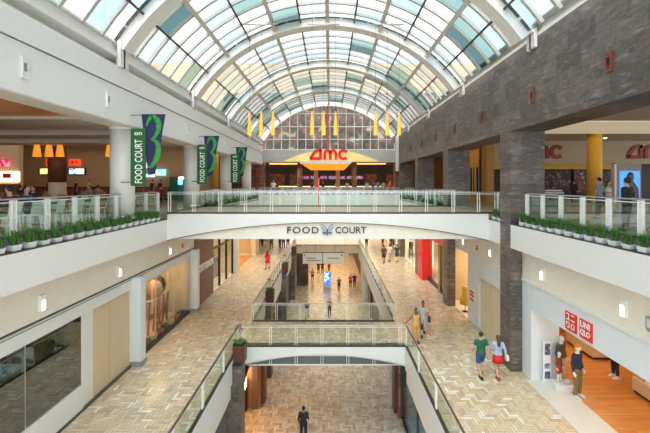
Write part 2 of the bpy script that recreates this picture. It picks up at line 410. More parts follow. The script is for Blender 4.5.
MB().box(XL, XR, 42.0, 42.35, -2.4, -1.2).build('face', 'fascia', t); MB().box(XL, XR, 42.02, 42.35, -1.2, -1.16).build('dark_capping', 'dark', t)

# pillars
for i, y in enumerate((15.6, 23.4, 31.0, 38.8)):
    t = thing('round_column', ['white round column directly behind the nearest food court banner', 'second white round column, behind the middle food court banner', 'third white round column, behind the farthest food court banner', 'white round column nearest the cinema end, beyond all banners'][i], 'column', (-8.52, y, Z3))
    MB().lathe(-8.52, y, [(.46, Z3+.15), (.46, 2.2)], 28).build('shaft', 'white', t)
    MB().lathe(-8.52, y, [(.5, Z3), (.5, Z3+.15)], 28).build('foot', 'steel', t)
    MB().lathe(-8.52, y, [(.5, 2.2), (.5, 2.3)], 28).build('collar', 'white', t)
pl = ['big slate pillar rising through both levels beside the white parapet corner', 'slate pillar behind the bridge, next to the yellow framed windows', 'slate pillar third from the viewer on the cinema side', 'slate pillar farthest down the row, nearest the cinema']
for i, y in enumerate((16.2, 24.9, 33.4, 41.8)):
    t = thing('slate_pillar', pl[i], 'pillar', (XR+.72, y+.5, Z2))
    MB().box(XR, XR+1.45, y, y+1.0, Z3-.0 if i else -1.70, 2.245).build('upper_shaft', 'stone', t)
    MB().box(XR, XR+.52, y, y+1.0, Z2, -1.71 if i == 0 else -2.74).build('lower_shaft', 'stone', t)

# ------------------------------------------------------------------ vaulted skylight
M['barpaint'] = mat('grey_glazing_bar', (.46, .47, .45), .5); M['barpaint2'] = mat('pale_grey_purlin', (.58, .58, .54), .5)
RC, CZ, CX = 9.35, .12, -.15
def arc(r, a, cx=CX): return (cx + r*math.sin(a), CZ + r*math.cos(a))
A0, A1 = math.radians(-57.0), math.radians(54.2)
vt = thing('vaulted_skylight', 'arched glass roof with white ribs spanning the whole atrium', 'skylight', (0, 22, 5.2))
ribs = [-8.4, -.8, 6.8, 14.4, 22.0, 29.6, 37.2, 44.45]
for y in ribs:
    mb = MB(); n = 44
    prof = [(-.42, -.34), (-.42, .34), (-.33, .34), (-.33, .14), (.08, .14), (.08, .34), (.18, .34), (.18, -.34), (.08, -.34), (.08, -.14), (-.33, -.14), (-.33, -.34)]
    if y > 44: prof = [(-.36, -.12), (-.36, .16), (.2, .16), (.2, -.12)]
    rings = []
    for i in range(n+1):
        a = A0 + (A1-A0)*i/n
        rings.append([(arc(RC+dr, a)[0], y+dy, arc(RC+dr, a)[1]) for dr, dy in prof])
    mb.ring(rings, False).build('rib', 'white', vt)
    for s in (-1, 1):
        x = XL+.0 if s < 0 else XR-.12
        z0, z1 = (4.38, 5.35) if s < 0 else (5.1, 5.9)
        if y < 44: MB().box(x, x+.12, y-.28, y+.28, z0, z1).box(x-.2*(s < 0), x+.12+.2*(s > 0), y-.05, y+.05, z0, z1).build('rib_foot', 'white', vt)
main = [math.radians(d) for d in (-57.0, -38.2, -19.1, 0, 19.1, 38.2, 53.9)]
for k, a in enumerate(main[1:-1]):
    mb = MB(); c = math.cos(a); s_ = math.sin(a)
    def pp(dr, dt): x, z = arc(RC+dr, a); return (x + dt*c, z - dt*s_)
    q = [pp(-.2, -.1), pp(-.2, .1), pp(.06, .1), pp(.06, -.1)]
    mb.ring([[(x, YN0-4, z) for x, z in q], [(x, 44.6, z) for x, z in q]], False).build('purlin', 'barpaint2', vt)
for k in range(6):
    a = (main[k]+main[k+1])/2; c = math.cos(a); s_ = math.sin(a)
    def pp(dr, dt): x, z = arc(RC+dr, a); return (x + dt*c, z - dt*s_)
    q = [pp(-.1, -.045), pp(-.1, .045), pp(.05, .045), pp(.05, -.045)]
    MB().ring([[(x, YN0-4, z) for x, z in q], [(x, 44.6, z) for x, z in q]], False).build('secondary_purlin', 'dark', vt)
rg = random.Random(21)
for bi in range(len(ribs)-1):
    y0, y1 = ribs[bi]+.1, ribs[bi+1]-.1
    nS = 7; dy = (y1-y0)/nS
    for k in range(6):
        mb = MB(); bars = MB()
        for h in range(2):
            a0 = main[k] + (main[k+1]-main[k])*h/2; a1 = main[k] + (main[k+1]-main[k])*(h+1)/2
            run = rg.choice([None, None, None, None, 0, 2, 4, 5])
            for j in range(nS):
                m = 'frost' if rg.random() < .72 else 'clr'
                if run is not None and j in (run, run+1): m = 'teal' if j == run else 'darkpane'
                if rg.random() < .04: m = 'teal'
                mb.use(m); r_ = RC+.08
                p = [arc(r_, a0), arc(r_, (a0+a1)/2), arc(r_, a1)]
                for e in (0, 1):
                    mb.quad((p[e][0], y0+j*dy, p[e][1]), (p[e+1][0], y0+j*dy, p[e+1][1]), (p[e+1][0], y0+(j+1)*dy, p[e+1][1]), (p[e][0], y0+(j+1)*dy, p[e][1]))
        bars.use('barpaint')
        for j in range(1, nS):
            yy = y0 + j*dy
            rings = []
            for e in range(5):
                a = main[k] + (main[k+1]-main[k])*e/4
                rings.append([(arc(RC+d, a)[0], yy+t, arc(RC+d, a)[1]) for d, t in ((-.08, -.065), (-.08, .065), (.06, .065), (.06, -.065))])
            bars.ring(rings, False)
        g = mb.build('glazing_bay', None, vt, False); bars.build('glazing_bars', None, g)
# building seen through the far glazing
wall('wall_tan_tower', 'tan', -45, 45, 58, 64, 4, 18.4)

# ------------------------------------------------------------------ cinema end
ends = MB().use('concrete').box(XL-1, XR+1.4, WE, WE+.5, 2.55, 4.0)
struct(ends.build('wall_far_band'))
for k, (xa, xb) in enumerate(((XL-1.5, XL+.15), (XR-.1, XR+1.45))):
    struct(B('wall_far_pier', 'granite', xa, xb, WE, WE+1.2, Z3, 2.5))
gw = thing('arched_glass_wall', 'semicircular gridded glass wall closing the far end above the cinema sign', 'window', (0, WE+.1, 4.0))
hw = 7.75
def topz(x): return CZ + math.sqrt(max(0, 9.05**2-(x-CX)**2))
x = -7.6; mu = MB(); i = 0
while x <= 7.7:
    if topz(x) > 4.1: mu.box(x-.035, x+.035, WE+.1, WE+.22, 4.0, topz(x))
    x += .95
mu.build('mullion', 'white', gw)
hb = MB()
for z in (4.05, 5.25, 6.75, 8.3):
    h_ = math.sqrt(max(0, 9.05**2-(z-CZ)**2)); h_ = min(h_, 7.8)
    hb.box(CX-h_, CX+h_, WE+.08, WE+.24, z-.04, z+.04)
hb.build('transom', 'white', gw)
MB().box(-.35, -.2, WE-.02, WE+.3, 4.0, 9.1).build('red_centre_mullion', 'red', gw)
poly = [(CX-7.8, 4.0)] + [(CX+8.95*math.sin(a), CZ+8.95*math.cos(a)) for a in [math.radians(-60+120*i/30) for i in range(31)]] + [(CX+7.8, 4.0)]
MB().prism(poly, 'y', WE+.14, WE+.16).build('glass_pane', 'clear', gw)
M['mural'] = blotch('cinema_mural_paint', [(.01,.012,.015), (.04,.03,.02), (.012,.018,.022), (.14,.05,.03), (.02,.028,.03), (.22,.19,.15)], .7, .7)
wall('wall_cinema_mural', 'mural', -14, 14, 50.0, 50.4, 3.8, 12)
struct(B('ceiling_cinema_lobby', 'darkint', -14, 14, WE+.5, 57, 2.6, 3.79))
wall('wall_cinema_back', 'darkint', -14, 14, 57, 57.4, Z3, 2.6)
# sign
sg = thing('cinema_sign', 'red cinema lettering on a glowing yellow arch above the lobby entrance', 'sign', (0, WE-.1, 2.6))
ly = MB(); pts = []
for i in range(25):
    a = -1 + 2*i/24; pts.append((.1 + a*5.6, 2.62 + 1.38*(1-a*a)))
ly.prism(pts, 'y', WE-.12, WE-.02); ly.build('yellow_arch_panel', 'yglow', sg)
def strokes(mb, polys, ox, oz, s, y0, y1):
    for pl_ in polys: mb.prism([(ox + p[0]*s, oz + p[1]*s) for p in pl_], 'y', y0, y1)
def thick(pts, wd):
    """outline of a fat polyline"""
    L_, R_ = [], []
    for i, p in enumerate(pts):
        a = pts[max(i-1, 0)]; b = pts[min(i+1, len(pts)-1)]
        dx, dz = b[0]-a[0], b[1]-a[1]; l = math.hypot(dx, dz) or 1
        nx, nz = -dz/l*wd/2, dx/l*wd/2
        L_.append((p[0]+nx, p[1]+nz)); R_.append((p[0]-nx, p[1]-nz))
    return [[L_[i], L_[i+1], R_[i+1], R_[i]] for i in range(len(pts)-1)]
def amc(mb, ox, oz, s, y0, y1):
    wd = .27
    P_ = []
    P_ += thick([(.0, .11), (.95, .11)], wd)                               # a: base bar
    P_ += thick([(.05, .12), (.28, .5), (.55, .82), (.85, .92), (1.12, .9)], wd)
    P_ += thick([(1.02, .98), (1.02, .0)], wd)
    P_ += thick([(1.42, .0), (1.42, .6), (1.50, .82), (1.68, .92), (1.86, .84), (1.95, .62), (1.95, .0)], wd)
    P_ += thick([(1.95, .6), (2.04, .82), (2.22, .92), (2.40, .84), (2.5, .6), (2.5, .0)], wd)
    P_ += thick([(3.22+.40*math.cos(math.radians(d)), .5+.40*math.sin(math.radians(d))) for d in range(35, 330, 20)], wd)
    strokes(mb, P_, ox, oz, s, y0, y1)
a_ = MB(); amc(a_, -2.35, 2.82, 1.22, WE-.34, WE-.14); a_.build('letters', 'redlet', sg)
cp = thing('entrance_canopy', 'white edged canopy with amber lit underside over the cinema entrance', 'canopy', (0, 43.6, 2.2))
MB().box(-3.4, 2.4, 42.9, 43.1, 2.3, 2.62).build('fascia_board', 'white', cp)
am = MB()
for i in range(14):
    xx = -3.3 + i*.405
    am.quad((xx, 43.12, 2.32), (xx+.37, 43.12, 2.32), (-2.3+(xx+3.3)*.7+.26, 45.6, 1.65), (-2.3+(xx+3.3)*.7, 45.6, 1.65))
am.build('lit_underside', 'amberpanel', cp)
MB().box(-3.4, 2.4, 43.1, 46.0, 2.4, 2.5).build('deck', 'cream', cp)
for x, l in ((-3.6, 'red granite column left of the lobby entrance under the cinema canopy'), (2.9, 'red granite column right of the lobby entrance under the cinema canopy')):
    t = thing('granite_column', l, 'column', (x, 45.4, Z3)); MB().lathe(x, 45.4, [(.3, Z3), (.3, 2.5)], 16).build('shaft', 'granite', t); MB().lathe(x, 45.4, [(.4, Z3), (.4, Z3+.3)], 16).build('foot', 'steel', t)
for x in (-1.7, .95):
    t = thing('stone_pier', 'square pinkish pier carrying the canopy, on the %s side of the door' % ('banner' if x < 0 else 'slate pillar'), 'pier', (x, 46, Z3))
    MB().box(x-.25, x+.25, 45.75, 46.25, Z3, 1.64).build('shaft', mat('pink_stone', (.5, .25, .16), .5), t)
# concession counter, menu screens, ceiling lights
cn = thing('concession_counter', 'long lit snack counter at the back of the cinema lobby', 'counter', (0, 53, Z3))
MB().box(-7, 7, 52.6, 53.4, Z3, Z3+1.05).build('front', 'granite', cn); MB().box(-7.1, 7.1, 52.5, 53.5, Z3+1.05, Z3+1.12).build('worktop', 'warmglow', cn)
for i in range(9):
    xx = -5.6 + i*1.35
    tag(B('menu_screen', blotch('menu_screen_%d' % i, [(.03,.02,.04), (.6,.05,.3), (.05,.3,.5), (.7,.5,.05), (.02,.02,.02)], 2.3, .4, .45), xx, xx+1.1, 56.92, 57.0, .75, 1.2),
        'bright coloured menu screen hanging in a row above the snack counter', 'screen', 'menu screens over the snack counter')
for i, xx in enumerate((-6.6, -4.9, 4.2, 6.0)):
    t = B('cove_light', 'amberglow', xx-.9, xx+.9, 47, 47.5, 2.45, 2.58); tag(t, 'amber strip light in the dark lobby ceiling beside the cinema columns', 'ceiling light', 'amber strip lights in the cinema lobby ceiling')
for i, (xx, ww) in enumerate(((-9, 2.2), (-6, 1.6), (5.2, 1.8), (8.4, 2))):
    tag(B('poster_case', blotch('case_%d' % i, [(.03,.015,.01), (.25,.06,.015), (.06,.03,.02), (.4,.2,.06)], 1.9, .5, .15), xx, xx+ww, 56.9, 57, Z3+.8, 1.5), 'glowing orange display case on the dark back wall of the cinema lobby', 'poster case', 'display cases on the lobby back wall')
light('lobby_light', 'AREA', (0, 50, 2.4), 130, (1, .62, .3), 12, 5)

# ------------------------------------------------------------------ railings
def rail_pair(mb, x, y, z0, z1, along):
    for d in (-.055, .055):
        if along == 'x': mb.box(x+d-.012, x+d+.012, y-.03, y+.03, z0, z1)
        else: mb.box(x-.03, x+.03, y+d-.012, y+d+.012, z0, z1)
def railing(label, axis, fix, a, b, zf, step=1.28, posts=None, below=0, arcs=False, post_d=None, top='steel', kick=True):
    cx, cy = ((a+b)/2, fix) if axis == 'x' else (fix, (a+b)/2)
    t = thing('glass_railing', label, 'railing', (cx, cy, zf))
    zt = zf + 1.04
    def bx(mb, p, q, f0, f1, z0, z1):
        return mb.box(p, q, fix+f0, fix+f1, z0, z1) if axis == 'x' else mb.box(fix+f0, fix+f1, p, q, z0, z1)
    bx(MB(), a, b, -.03, .03, zt-.04, zt).build('handrail', top, t)
    bx(MB(), a, b, -.02, .02, zt-.12, zt-.095).build('under_rail', 'wsteel', t)
    if kick: bx(MB(), a, b, -.05, .05, zf-.03, zf+.05).build('kick_plate', 'dark', t)
    n = max(1, round((b-a)/step)); ps = posts or [a + (b-a)*i/n for i in range(n+1)]
    for p in ps:
        mb = MB()
        if post_d: bx(mb, p-.075, p-.055, -.05, .04, zf-below, zt-.045); bx(mb, p+.055, p+.075, -.05, .04, zf-below, zt-.045); [bx(mb, p-.055, p+.055, -.015, .01, zf+q, zf+q+.03) for q in (.1, .5, .85)]
        else: rail_pair(mb, p if axis == 'x' else fix, fix if axis == 'x' else p, zf-below, zt-.045, axis)
        mb.build('post', 'wsteel', t)
    for i in range(len(ps)-1):
        p, q = ps[i]+.09, ps[i+1]-.09
        bx(MB(), p, q, -.006, .006, zf+.06, zt-.13).build('glass_panel', 'glass', t)
        if arcs and i % 2 == 0 and i+2 <= len(ps)-1:
            for k, (s0, s1) in enumerate(((ps[i]+.2, ps[i+1]+.3), (ps[min(i+2, len(ps)-1)]-.2, ps[i+1]-.3))):
                pt = []
                for e in range(9):
                    f = e/8; pos = s0+(s1-s0)*f; z = zt-.15 - .8*math.sin(f*math.pi/2)**1.5
                    pt.append((pos, fix+.03, z) if axis == 'x' else (fix+.03, pos, z))
                MB().tube(pt, .014, 5).build('curved_bar', 'steel', t)
    return t
# food-court level
railing('glass and steel railing along the food court balcony, beside the mint chairs', 'y', XL-.45, 4.0, 18.45, Z3, 1.2, post_d=1)
railing('glass and steel railing on the balcony above the red logo shop', 'y', XR+.45, 4.2, 15.7, Z3, 1.18, post_d=1)
railing('short glass railing between the slate pillar and the bridge', 'y', XR+.45, 17.3, 18.45, Z3, 1.1)
B3 = 18.5
pp3 = [(px-PX)/20.54 for px in (169.5, 194, 220, 245.5, 271.5, 297.5, 323, 348.5, 375, 400.5, 426.5, 453, 478.5, 496)]
railing('front glass railing of the food court bridge, nearest the viewer', 'x', B3, pp3[0]-.1, 8.1, Z3, posts=pp3, below=.98)
railing('rear glass railing of the food court bridge with curved steel bars', 'x', 24.45, XL-.3, XR+.3, Z3, 1.28, arcs=True)
railing('far balcony railing beyond the bridge, under the banners', 'y', XL-.45, 24.6, 42.0, Z3, 1.28, arcs=True)
railing('far balcony railing beyond the bridge, by the slate pillars', 'y', XR+.45, 25.95, 42.0, Z3, 1.28)
railing('end railing in front of the cinema lobby', 'x', 42.4, XL, XR, Z3, 1.28, kick=False)
# middle level
railing('long atrium railing beside the striped herringbone walkway, white planter side', 'y', OL-.06, 3.0, 18.7, Z2, 2.6, top='brownmetal')
railing('long atrium railing on the walkway of the strolling couple', 'y', OR_+.06, 3.0, 18.7, Z2, 2.6, top='brownmetal')
pp2 = [(px-PX)/20.25 for px in (243.5, 270.5, 296.2, 322, 347.8, 373.8, 400, )]
railing('front glass railing of the lower bridge', 'x', BY0, OL-.06, OR_+.06, Z2, posts=pp2, below=.9)
railing('rear glass railing of the lower bridge', 'x', BY1, OL-.06, OR_+.06, Z2, 1.3)
railing('atrium railing past the lower bridge, beside the hanging planters', 'y', OL-.06, BY1+.15, OB, Z2, 1.35, top='brownmetal')
railing('atrium railing past the lower bridge, beside the group of three walkers', 'y', OR_+.06, BY1+.15, OB, Z2, 1.35, top='brownmetal')
railing('railing at the far end of the second opening above the hanging sign', 'x', OB+.06, OL, OR_, Z2, 1.5)
tag(MB().tube([(-.7, 23.5, Z3), (-.7, 23.5, .35)], .035, 8).build('red_pole', mat('pinkish_red_paint', (.7, .08, .08), .5)), 'thin red pole standing upright on the food court bridge', 'pole')

# ------------------------------------------------------------------ bridges
def bridge(name, label, y0, y1, x0, x1, zt, zend, zmid, zlow, panel, lip):
    t = thing(name, label, 'bridge', ((x0+x1)/2, (y0+y1)/2, zlow))
    MB().box(x0, x1, y0+.36, y1, zt-.5, zt-.025).build('deck', 'lowfloor', t)
    MB().box(x0, x1, y0+.0, y0+.36, zt-.5, zt).build('deck_edge', 'white', t)
    n = 40; up = [(x0, zt-.02)]
    pts = [(x0 + (x1-x0)*i/n) for i in range(n+1)]
    lower = [(x, zend + (zmid-zend)*(1-((x-(x0+x1)/2)/((x1-x0)/2))**2)) for x in pts]
    for s_, yy in (('front', y0-.05), ('rear', y1)):
        mb = MB()
        for i in range(n):
            (xa, za), (xb, zb) = lower[i], lower[i+1]
            mb.prism([(xa, za), (xb, zb), (xb, zt-.02), (xa, zt-.02)], 'y', yy, yy+.05)
        mb.build('arched_fascia', 'fascia', t)
        tr = MB(); tr.ring([[(x, yy-.02, z-.03), (x, yy+.06, z-.03), (x, yy+.06, z+.01), (x, yy-.02, z+.01)] for x, z in lower], False); tr.build('arch_trim', 'brownmetal' if name.startswith('food') else 'steel', t)
    MB().box(x0, x1, y0+.02, y0+.2, zlow, zt-.5).build('lower_panel', panel, t)
    MB().box(x0, x1, y1-.2, y1-.05, zlow, zt-.5).build('rear_panel', panel, t)
    MB().box(x0, x1, y0, y1-.01, zlow-.06, zlow).build('soffit', lip, t)
    return t
fb = bridge('food_court_bridge', 'white arched footbridge with black food court lettering spanning the atrium', B3, 24.4, XL, XR, Z3, -2.73, -1.87, -2.62, 'cream', 'white')
bridge('lower_bridge', 'lower white footbridge with shallow arched fascia across the opening', BY0, BY1, OL, OR_, Z2, -8.95, -8.4, -8.9, mat('slate_green_panel', (.12, .14, .13), .4), 'white')
Y_ = B3-.005
textmesh('lettering', 'FOOD', 'blacklet', (-42.8/20.54, Y_, (PY-233.4)/20.54), XP, ZP, 31.5/20.54, 6.6/20.54, .03, fb, .012, space=1.15)
textmesh('lettering', 'COURT', 'blacklet', (5.3/20.54, Y_, (PY-233.4)/20.54), XP, ZP, 31/20.54, 6.6/20.54, .03, fb, .012)
lg = MB(); cx_, cz_ = -2.8/20.54, (PY-230)/20.54
lg.use(mat('logo_grey_blue', (.35, .42, .50), .5))
for s in (-1, 1):
    lg.prism([(cx_+s*.02, cz_-.02), (cx_+s*.34, cz_+.30), (cx_+s*.20, cz_+.28), (cx_+s*.06, cz_+.18)][::s], 'y', Y_-.03, Y_)
    lg.prism([(cx_+s*.03, cz_-.04), (cx_+s*.33, cz_+.22), (cx_+s*.32, cz_+.12), (cx_+s*.22, cz_-.02)][::s], 'y', Y_-.03, Y_)
    lg.prism([(cx_+s*.01, cz_-.05), (cx_+s*.25, cz_-.06), (cx_+s*.24, cz_-.20), (cx_+s*.10, cz_-.26), (cx_+s*.02, cz_-.18)][::s], 'y', Y_-.03, Y_)
lg.use('blacklet'); lg.prism([(cx_-.03, cz_-.26), (cx_+.03, cz_-.26), (cx_+.03, cz_+.05), (cx_-.03, cz_+.05)], 'y', Y_-.045, Y_-.0)
for s in (-1, 1): lg.prism([(cx_+s*.05, cz_-.10), (cx_+s*.22, cz_-.10), (cx_+s*.2, cz_-.15), (cx_+s*.05, cz_-.16)][::s], 'y', Y_-.045, Y_)
lg.build('butterfly_logo', None, fb)

# ------------------------------------------------------------------ level two, left shopfronts
u = MB().use('cream').box(SL-.4, SL, YN0, YF, -4.05, -2.66); u.use('groove').box(SL-.38, SL-.04, YN0, 24, -4.13, -4.05)
u.use('fascia').box(SL-.4, SL+.02, YN0, 24.2, -4.6, -4.13); u.use('groove').box(SL-.38, SL+.035, YN0, 24.0, -4.19, -4.17)
struct(u.build('wall_left_middle'))
u = MB().use('cream').box(SR, SR+.4, YN0, YF, -4.0, -2.66); u.use('white').box(SR-.05, SR+.4, YN0, 24.8, -4.1, -4.0)
u.use('coolwhite').box(SR, SR+.35, YN0, 15.5, -5.1, -4.1).box(SR, SR+.35, 17.2, 22.6, -5.1, -4.1)
struct(u.build('wall_right_middle'))
# ledge undersides of the food-court level over the walkways
struct(B('ceiling_middle_far', 'ceil', -16, 16, 24.6, 42.1, -2.73, -2.66)) if False else None
# near dark glass shop
s = thing('dark_glass_shopfront', 'dark reflective shop window over a white panel beside the near white pillar', 'shopfront', (SL, 9.7, Z2))
MB().box(SL-.12, SL-.05, 2.0, 13.4, -7.05, -4.6).build('glass_pane', (lambda: glassmat('smoked_glass', (.05, .055, .055), 1.5, .16))(), s)
MB().box(SL-.3, SL, 2.0, 13.4, -7.9, -7.05).build('sill_panel', 'fascia', s)
MB().box(SL-.3, SL+.03, 2.0, 16.58, Z2, -7.9).build('plinth', 'groove', s)
for y in (5.6, 8.6, 10.9): MB().box(SL-.13, SL-.04, y-.012, y+.012, -7.05, -4.6).build('glass_joint', 'steel', s)
MB().box(SL-.14, SL-.03, 13.36, 13.44, -7.05, -4.6).build('edge_frame', 'wsteel', s)
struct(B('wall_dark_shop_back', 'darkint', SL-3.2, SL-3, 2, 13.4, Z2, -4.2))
s = thing('cream_panel_front', 'tall cream shop panels between dark window and white pillar', 'shopfront', (SL, 14.8, Z2))
for a, b_ in ((13.45, 14.05), (14.07, 15.1), (15.12, 16.6)): MB().box(SL-.15, SL-.06, a, b_-.0, -7.9, -4.6).build('panel', 'interior' if a > 14 else 'white', s)
def pilaster(y, label):
    t = thing('white_pilaster', label, 'pillar', (SL+.3, y, Z2))
    MB().box(SL-.1, SL+.42, y-.22, y+.22, Z2+.22, -4.12).build('shaft', 'coolwhite', t); MB().box(SL-.12, SL+.46, y-.26, y+.26, Z2, Z2+.22).build('base', 'grey', t)
pilaster(16.85, 'white square pillar between the cream panels and the red letter window'); pilaster(23.9, 'white square pillar between the red letter window and the brick front')
# red letter window
s = thing('red_letter_window', 'shop window holding big red slanted letters and a warm lit display', 'shopfront', (SL, 20.2, Z2))
MB().box(SL-.08, SL-.05, 16.95, 23.5, -7.8, -4.6).build('glass_pane', 'clear', s)
MB().box(SL-.5, SL, 17.5, 23.5, Z2, -7.8).build('plinth', 'dark', s)
for y in (19.1, 21.3): MB().box(SL-.09, SL-.04, y-.015, y+.015, -7.8, -4.6).build('glass_joint', 'steel', s)
MB().box(SL-2.1, SL-2.0, 17, 23.5, Z2, -4.2).build('back_panel', 'interior', s)
MB().box(SL-2.1, SL, 16.95, 17.0, Z2, -4.2).box(SL-2.1, SL, 23.5, 23.55, Z2, -4.2).build('side_panel', 'interior', s)
MB().box(SL-1.4, SL-.47, 18.6, 22.6, Z2+.2, Z2+.36).build('display_plinth', 'interior', s)
M['hmred'] = mat('brick_red_letter', (.36, .02, .025), .5)
t = textmesh('display_letters', 'H&M', 'hmred', (SL-.45, 19.0, -7.62), YP, ZP, 2.35, 1.6, .03, None, .012, .12); tag(t, 'big slanted brick red letters standing in the shop window', 'sign')
t = thing('cube_frame', 'pale wire cube frame around a head picture behind the red letters', 'display frame', (SL-1.0, 21.2, Z2+.36))
fr = MB()
for (y0, y1, z0, z1, x0, x1) in ((20.4, 22.4, -6.3, -5.05, SL-1.7, SL-.85),):
    for x in (x0, x1):
        for y in (y0, y1): fr.box(x-.02, x+.02, y-.02, y+.02, Z2+.36, z1)
        for z in (z0, z1): fr.box(x-.03, x+.03, y0, y1, z-.03, z+.03)
    for y in (y0, y1):
        for z in (z0, z1): fr.box(x0, x1, y-.03, y+.03, z-.03, z+.03)
fr.build('frame', mat('pale_yellow_metal', (.8, .68, .4), .4, emit=(1, .8, .5), es=.05), t)
MB().box(SL-1.35, SL-1.3, 20.3, 22.5, -6.4, -5.05).build('picture_panel', mat('warm_photo_ground', (.6, .36, .2), .6), t)
MB().ball((SL-1.05, 21.2, -5.85), .45, 1, .85, 1.15).build('head_picture', 'skin', t)
MB().ball((SL-1.06, 21.45, -5.70), .5, 1, .8, 1.1).build('dark_hair_shape', 'hair', t)
for i in range(8):
    y = 17.6 + i*.7
    tag(B('stacked_box', [M['hmred'], M['dark'], M['interior']][i % 3], SL-.4, SL-.12, y, y+.45, -7.8, -7.6), 'small box laid along the floor of the red letter window', 'box', 'boxes along the window floor')
# brick front
s = thing('brick_shopfront', 'brown brick shop wall with pale grey letters', 'shopfront', (SL, 26.2, Z2))
MB().box(SL-.3, SL+.12, 24.3, 28.0, Z2, -2.75).build('brick_face', 'brick', s)
textmesh('lettering', 'COTTON:ON', 'white_txt', (SL+.125, 24.7, -5.85), YP, ZP, 3.1, .5, .05, s, .02)
s = thing('black_framed_shopfront', 'tall black framed glass shopfront next to the brick wall', 'shopfront', (SL, 30.5, Z2))
for y in (28.05, 29.9, 31.9, 33.9): MB().box(SL-.1, SL+.05, y, y+.14, Z2, -2.75).build('black_post', 'black', s)
MB().box(SL-.1, SL+.05, 28.05, 34.0, -4.9, -4.75).build('transom', 'black', s)
MB().box(SL-.04, SL-.02, 28.1, 34, Z2+.1, -2.8).build('glass_pane', 'clear', s)
for i in range(5):
    y = 28.6 + i*1.05
    tag(B('clothes_rack', colmat(R.choice([(.1,.1,.12), (.35,.3,.25), (.2,.14,.1), (.5,.45,.4)])), SL-1.9, SL-1.1, y, y+.7, Z2+.02, Z2+1.5), 'rack of dark clothes behind the black framed shopfront', 'clothes rack', 'racks behind the black framed shopfront')
def block(name, label, cat, m, *a): return tag(B(name, m, *a), label, cat)
block('hanging_shop_sign', 'small red shop sign jutting out above the walkway', 'sign', 'red', SL, SL+.7, 34.3, 34.42, -3.9, -3.1)
struct(B('wall_left_pier', 'greyw', SL-.2, SL+.25, 34.5, 35.4, Z2, -2.75)); struct(B('wall_left_pier', 'beige', SL-.2, SL+.35, 42.6, 44.8, Z2, -2.75))
struct(B('wall_left_pier', 'concrete', SL-.2, SL+.3, 53, 55, Z2, -2.75))
# orange shop interior, left
struct(B('floor_orange_shop', 'woodfloor', SL-7, SL, 35.4, 42.6, Z2-.01, Z2+.012))
for y0, y1 in ((24, 28), (28, 34.4), (35.4, 42.6), (44.8, 53), (55, 91)):
    struct(B('wall_shop_back', 'interior', SL-5.2, SL-5.0, y0+.05, y1-.05, Z2, -2.75))
struct(MB().box(SL-5, SL-.2, 34.4, 34.48, Z2, -2.75).box(SL-5, SL-.2, 44.0, 44.08, Z2, -2.75).box(SL-5, SL-.2, 28.0, 28.04, Z2, -2.75).box(SL-5, SL-.2, 53.9, 54, Z2, -2.75).build('wall_shop_divider', 'interior'))
for i, y in enumerate((36.2, 37.9, 39.6, 41.0)):
    t = thing('shoe_display_shelf', 'glowing wall shelf of goods in the orange floored shop', 'shelf', (SL-4.7, y, Z2), 0, 'glowing shelves in the orange floored shop')
    MB().box(SL-5, SL-4.4, y, y+1.3, Z2+.02, Z2+2.6).build('shelf_unit', 'red' if i % 2 == 0 else 'orangewood', t)
    for k in range(3): MB().box(SL-4.4, SL-4.2, y+.1, y+1.2, Z2+.6+k*.7, Z2+.95+k*.7).build('lit_niche', 'warmglow', t)
# far shops along both sides: lit fronts
def shopfront(x, s, y0, y1, label, col, glow, sign=None):
    t = thing('far_shopfront', label, 'shopfront', (x, (y0+y1)/2, Z2))
    a, b_ = sorted((x, x-.25*s)); mb = MB().box(a, b_, y0, y1, -4.7, -2.75).box(a, b_, y0, y0+.35, Z2, -4.7).box(a, b_, y1-.35, y1, Z2, -4.7)
    mb.build('surround', col, t)
    a, b_ = sorted((x-1.2*s, x-1.3*s)); MB().box(a, b_, y0+.35, y1-.35, Z2+.3, -4.7).build('lit_window', glow, t)
    a, b_ = sorted((x-.1*s, x-.12*s)); MB().box(a, b_, y0+.35, y1-.35, Z2+.02, -4.7).build('glass_pane', 'clear', t)
    for q in range(1, 4):
        yy = y0 + (y1-y0)*q/4; a, b_ = sorted((x-.08*s, x-.14*s)); MB().box(a, b_, yy-.04, yy+.04, Z2, -4.7).build('mullion', 'dark', t)
shopfront(SL+.1, 1, 45, 52.8, 'far shopfront with warm windows past the beige pier', 'beige', 'interior')
shopfront(SL+.1, 1, 55.2, 66, 'distant dark wooden shopfront on the banner side', 'brownwood', 'warmglow')
shopfront(SL+.1, 1, 66.2, 80, 'most distant cream shopfront on the banner side', 'cream', 'interior')
# level-two right
s = thing('shop_hoarding', 'plain white shop hoarding with a beige inset panel beside the large slate pillar', 'hoarding', (SR, 20, Z2))
MB().box(SR, SR+.2, 21.1, 22.6, Z2, -5.1).build('white_panel', 'coolwhite', s)
MB().box(SR+.16, SR+.26, 17.2, 21.1, Z2+.06, -5.0).build('beige_panel', 'interior_light', s)
MB().box(SR, SR+.2, 21.05, 21.12, Z2, -5.1).build('return', 'white', s)
MB().box(SR-.0, SR+.7, 17.25, 21.05, Z2, Z2+.06).build('sill', 'beige', s)
for y in (18.4, 19.7): MB().box(SR+.15, SR+.17, y-.01, y+.01, Z2, -5.0).build('joint', 'beige', s)
t = thing('shop_notice', 'small red and white sign fixed on the white shop hoarding', 'sign', (SR, 21.9, -6.3))
MB().box(SR-.02, SR, 21.55, 22.3, -6.75, -6.1).build('panel', 'white_txt', t)
for z in (-6.22, -6.42, -6.66): MB().box(SR-.03, SR-.02, 21.6, 22.25, z-.07, z+.07).build('red_bar', 'red', t)
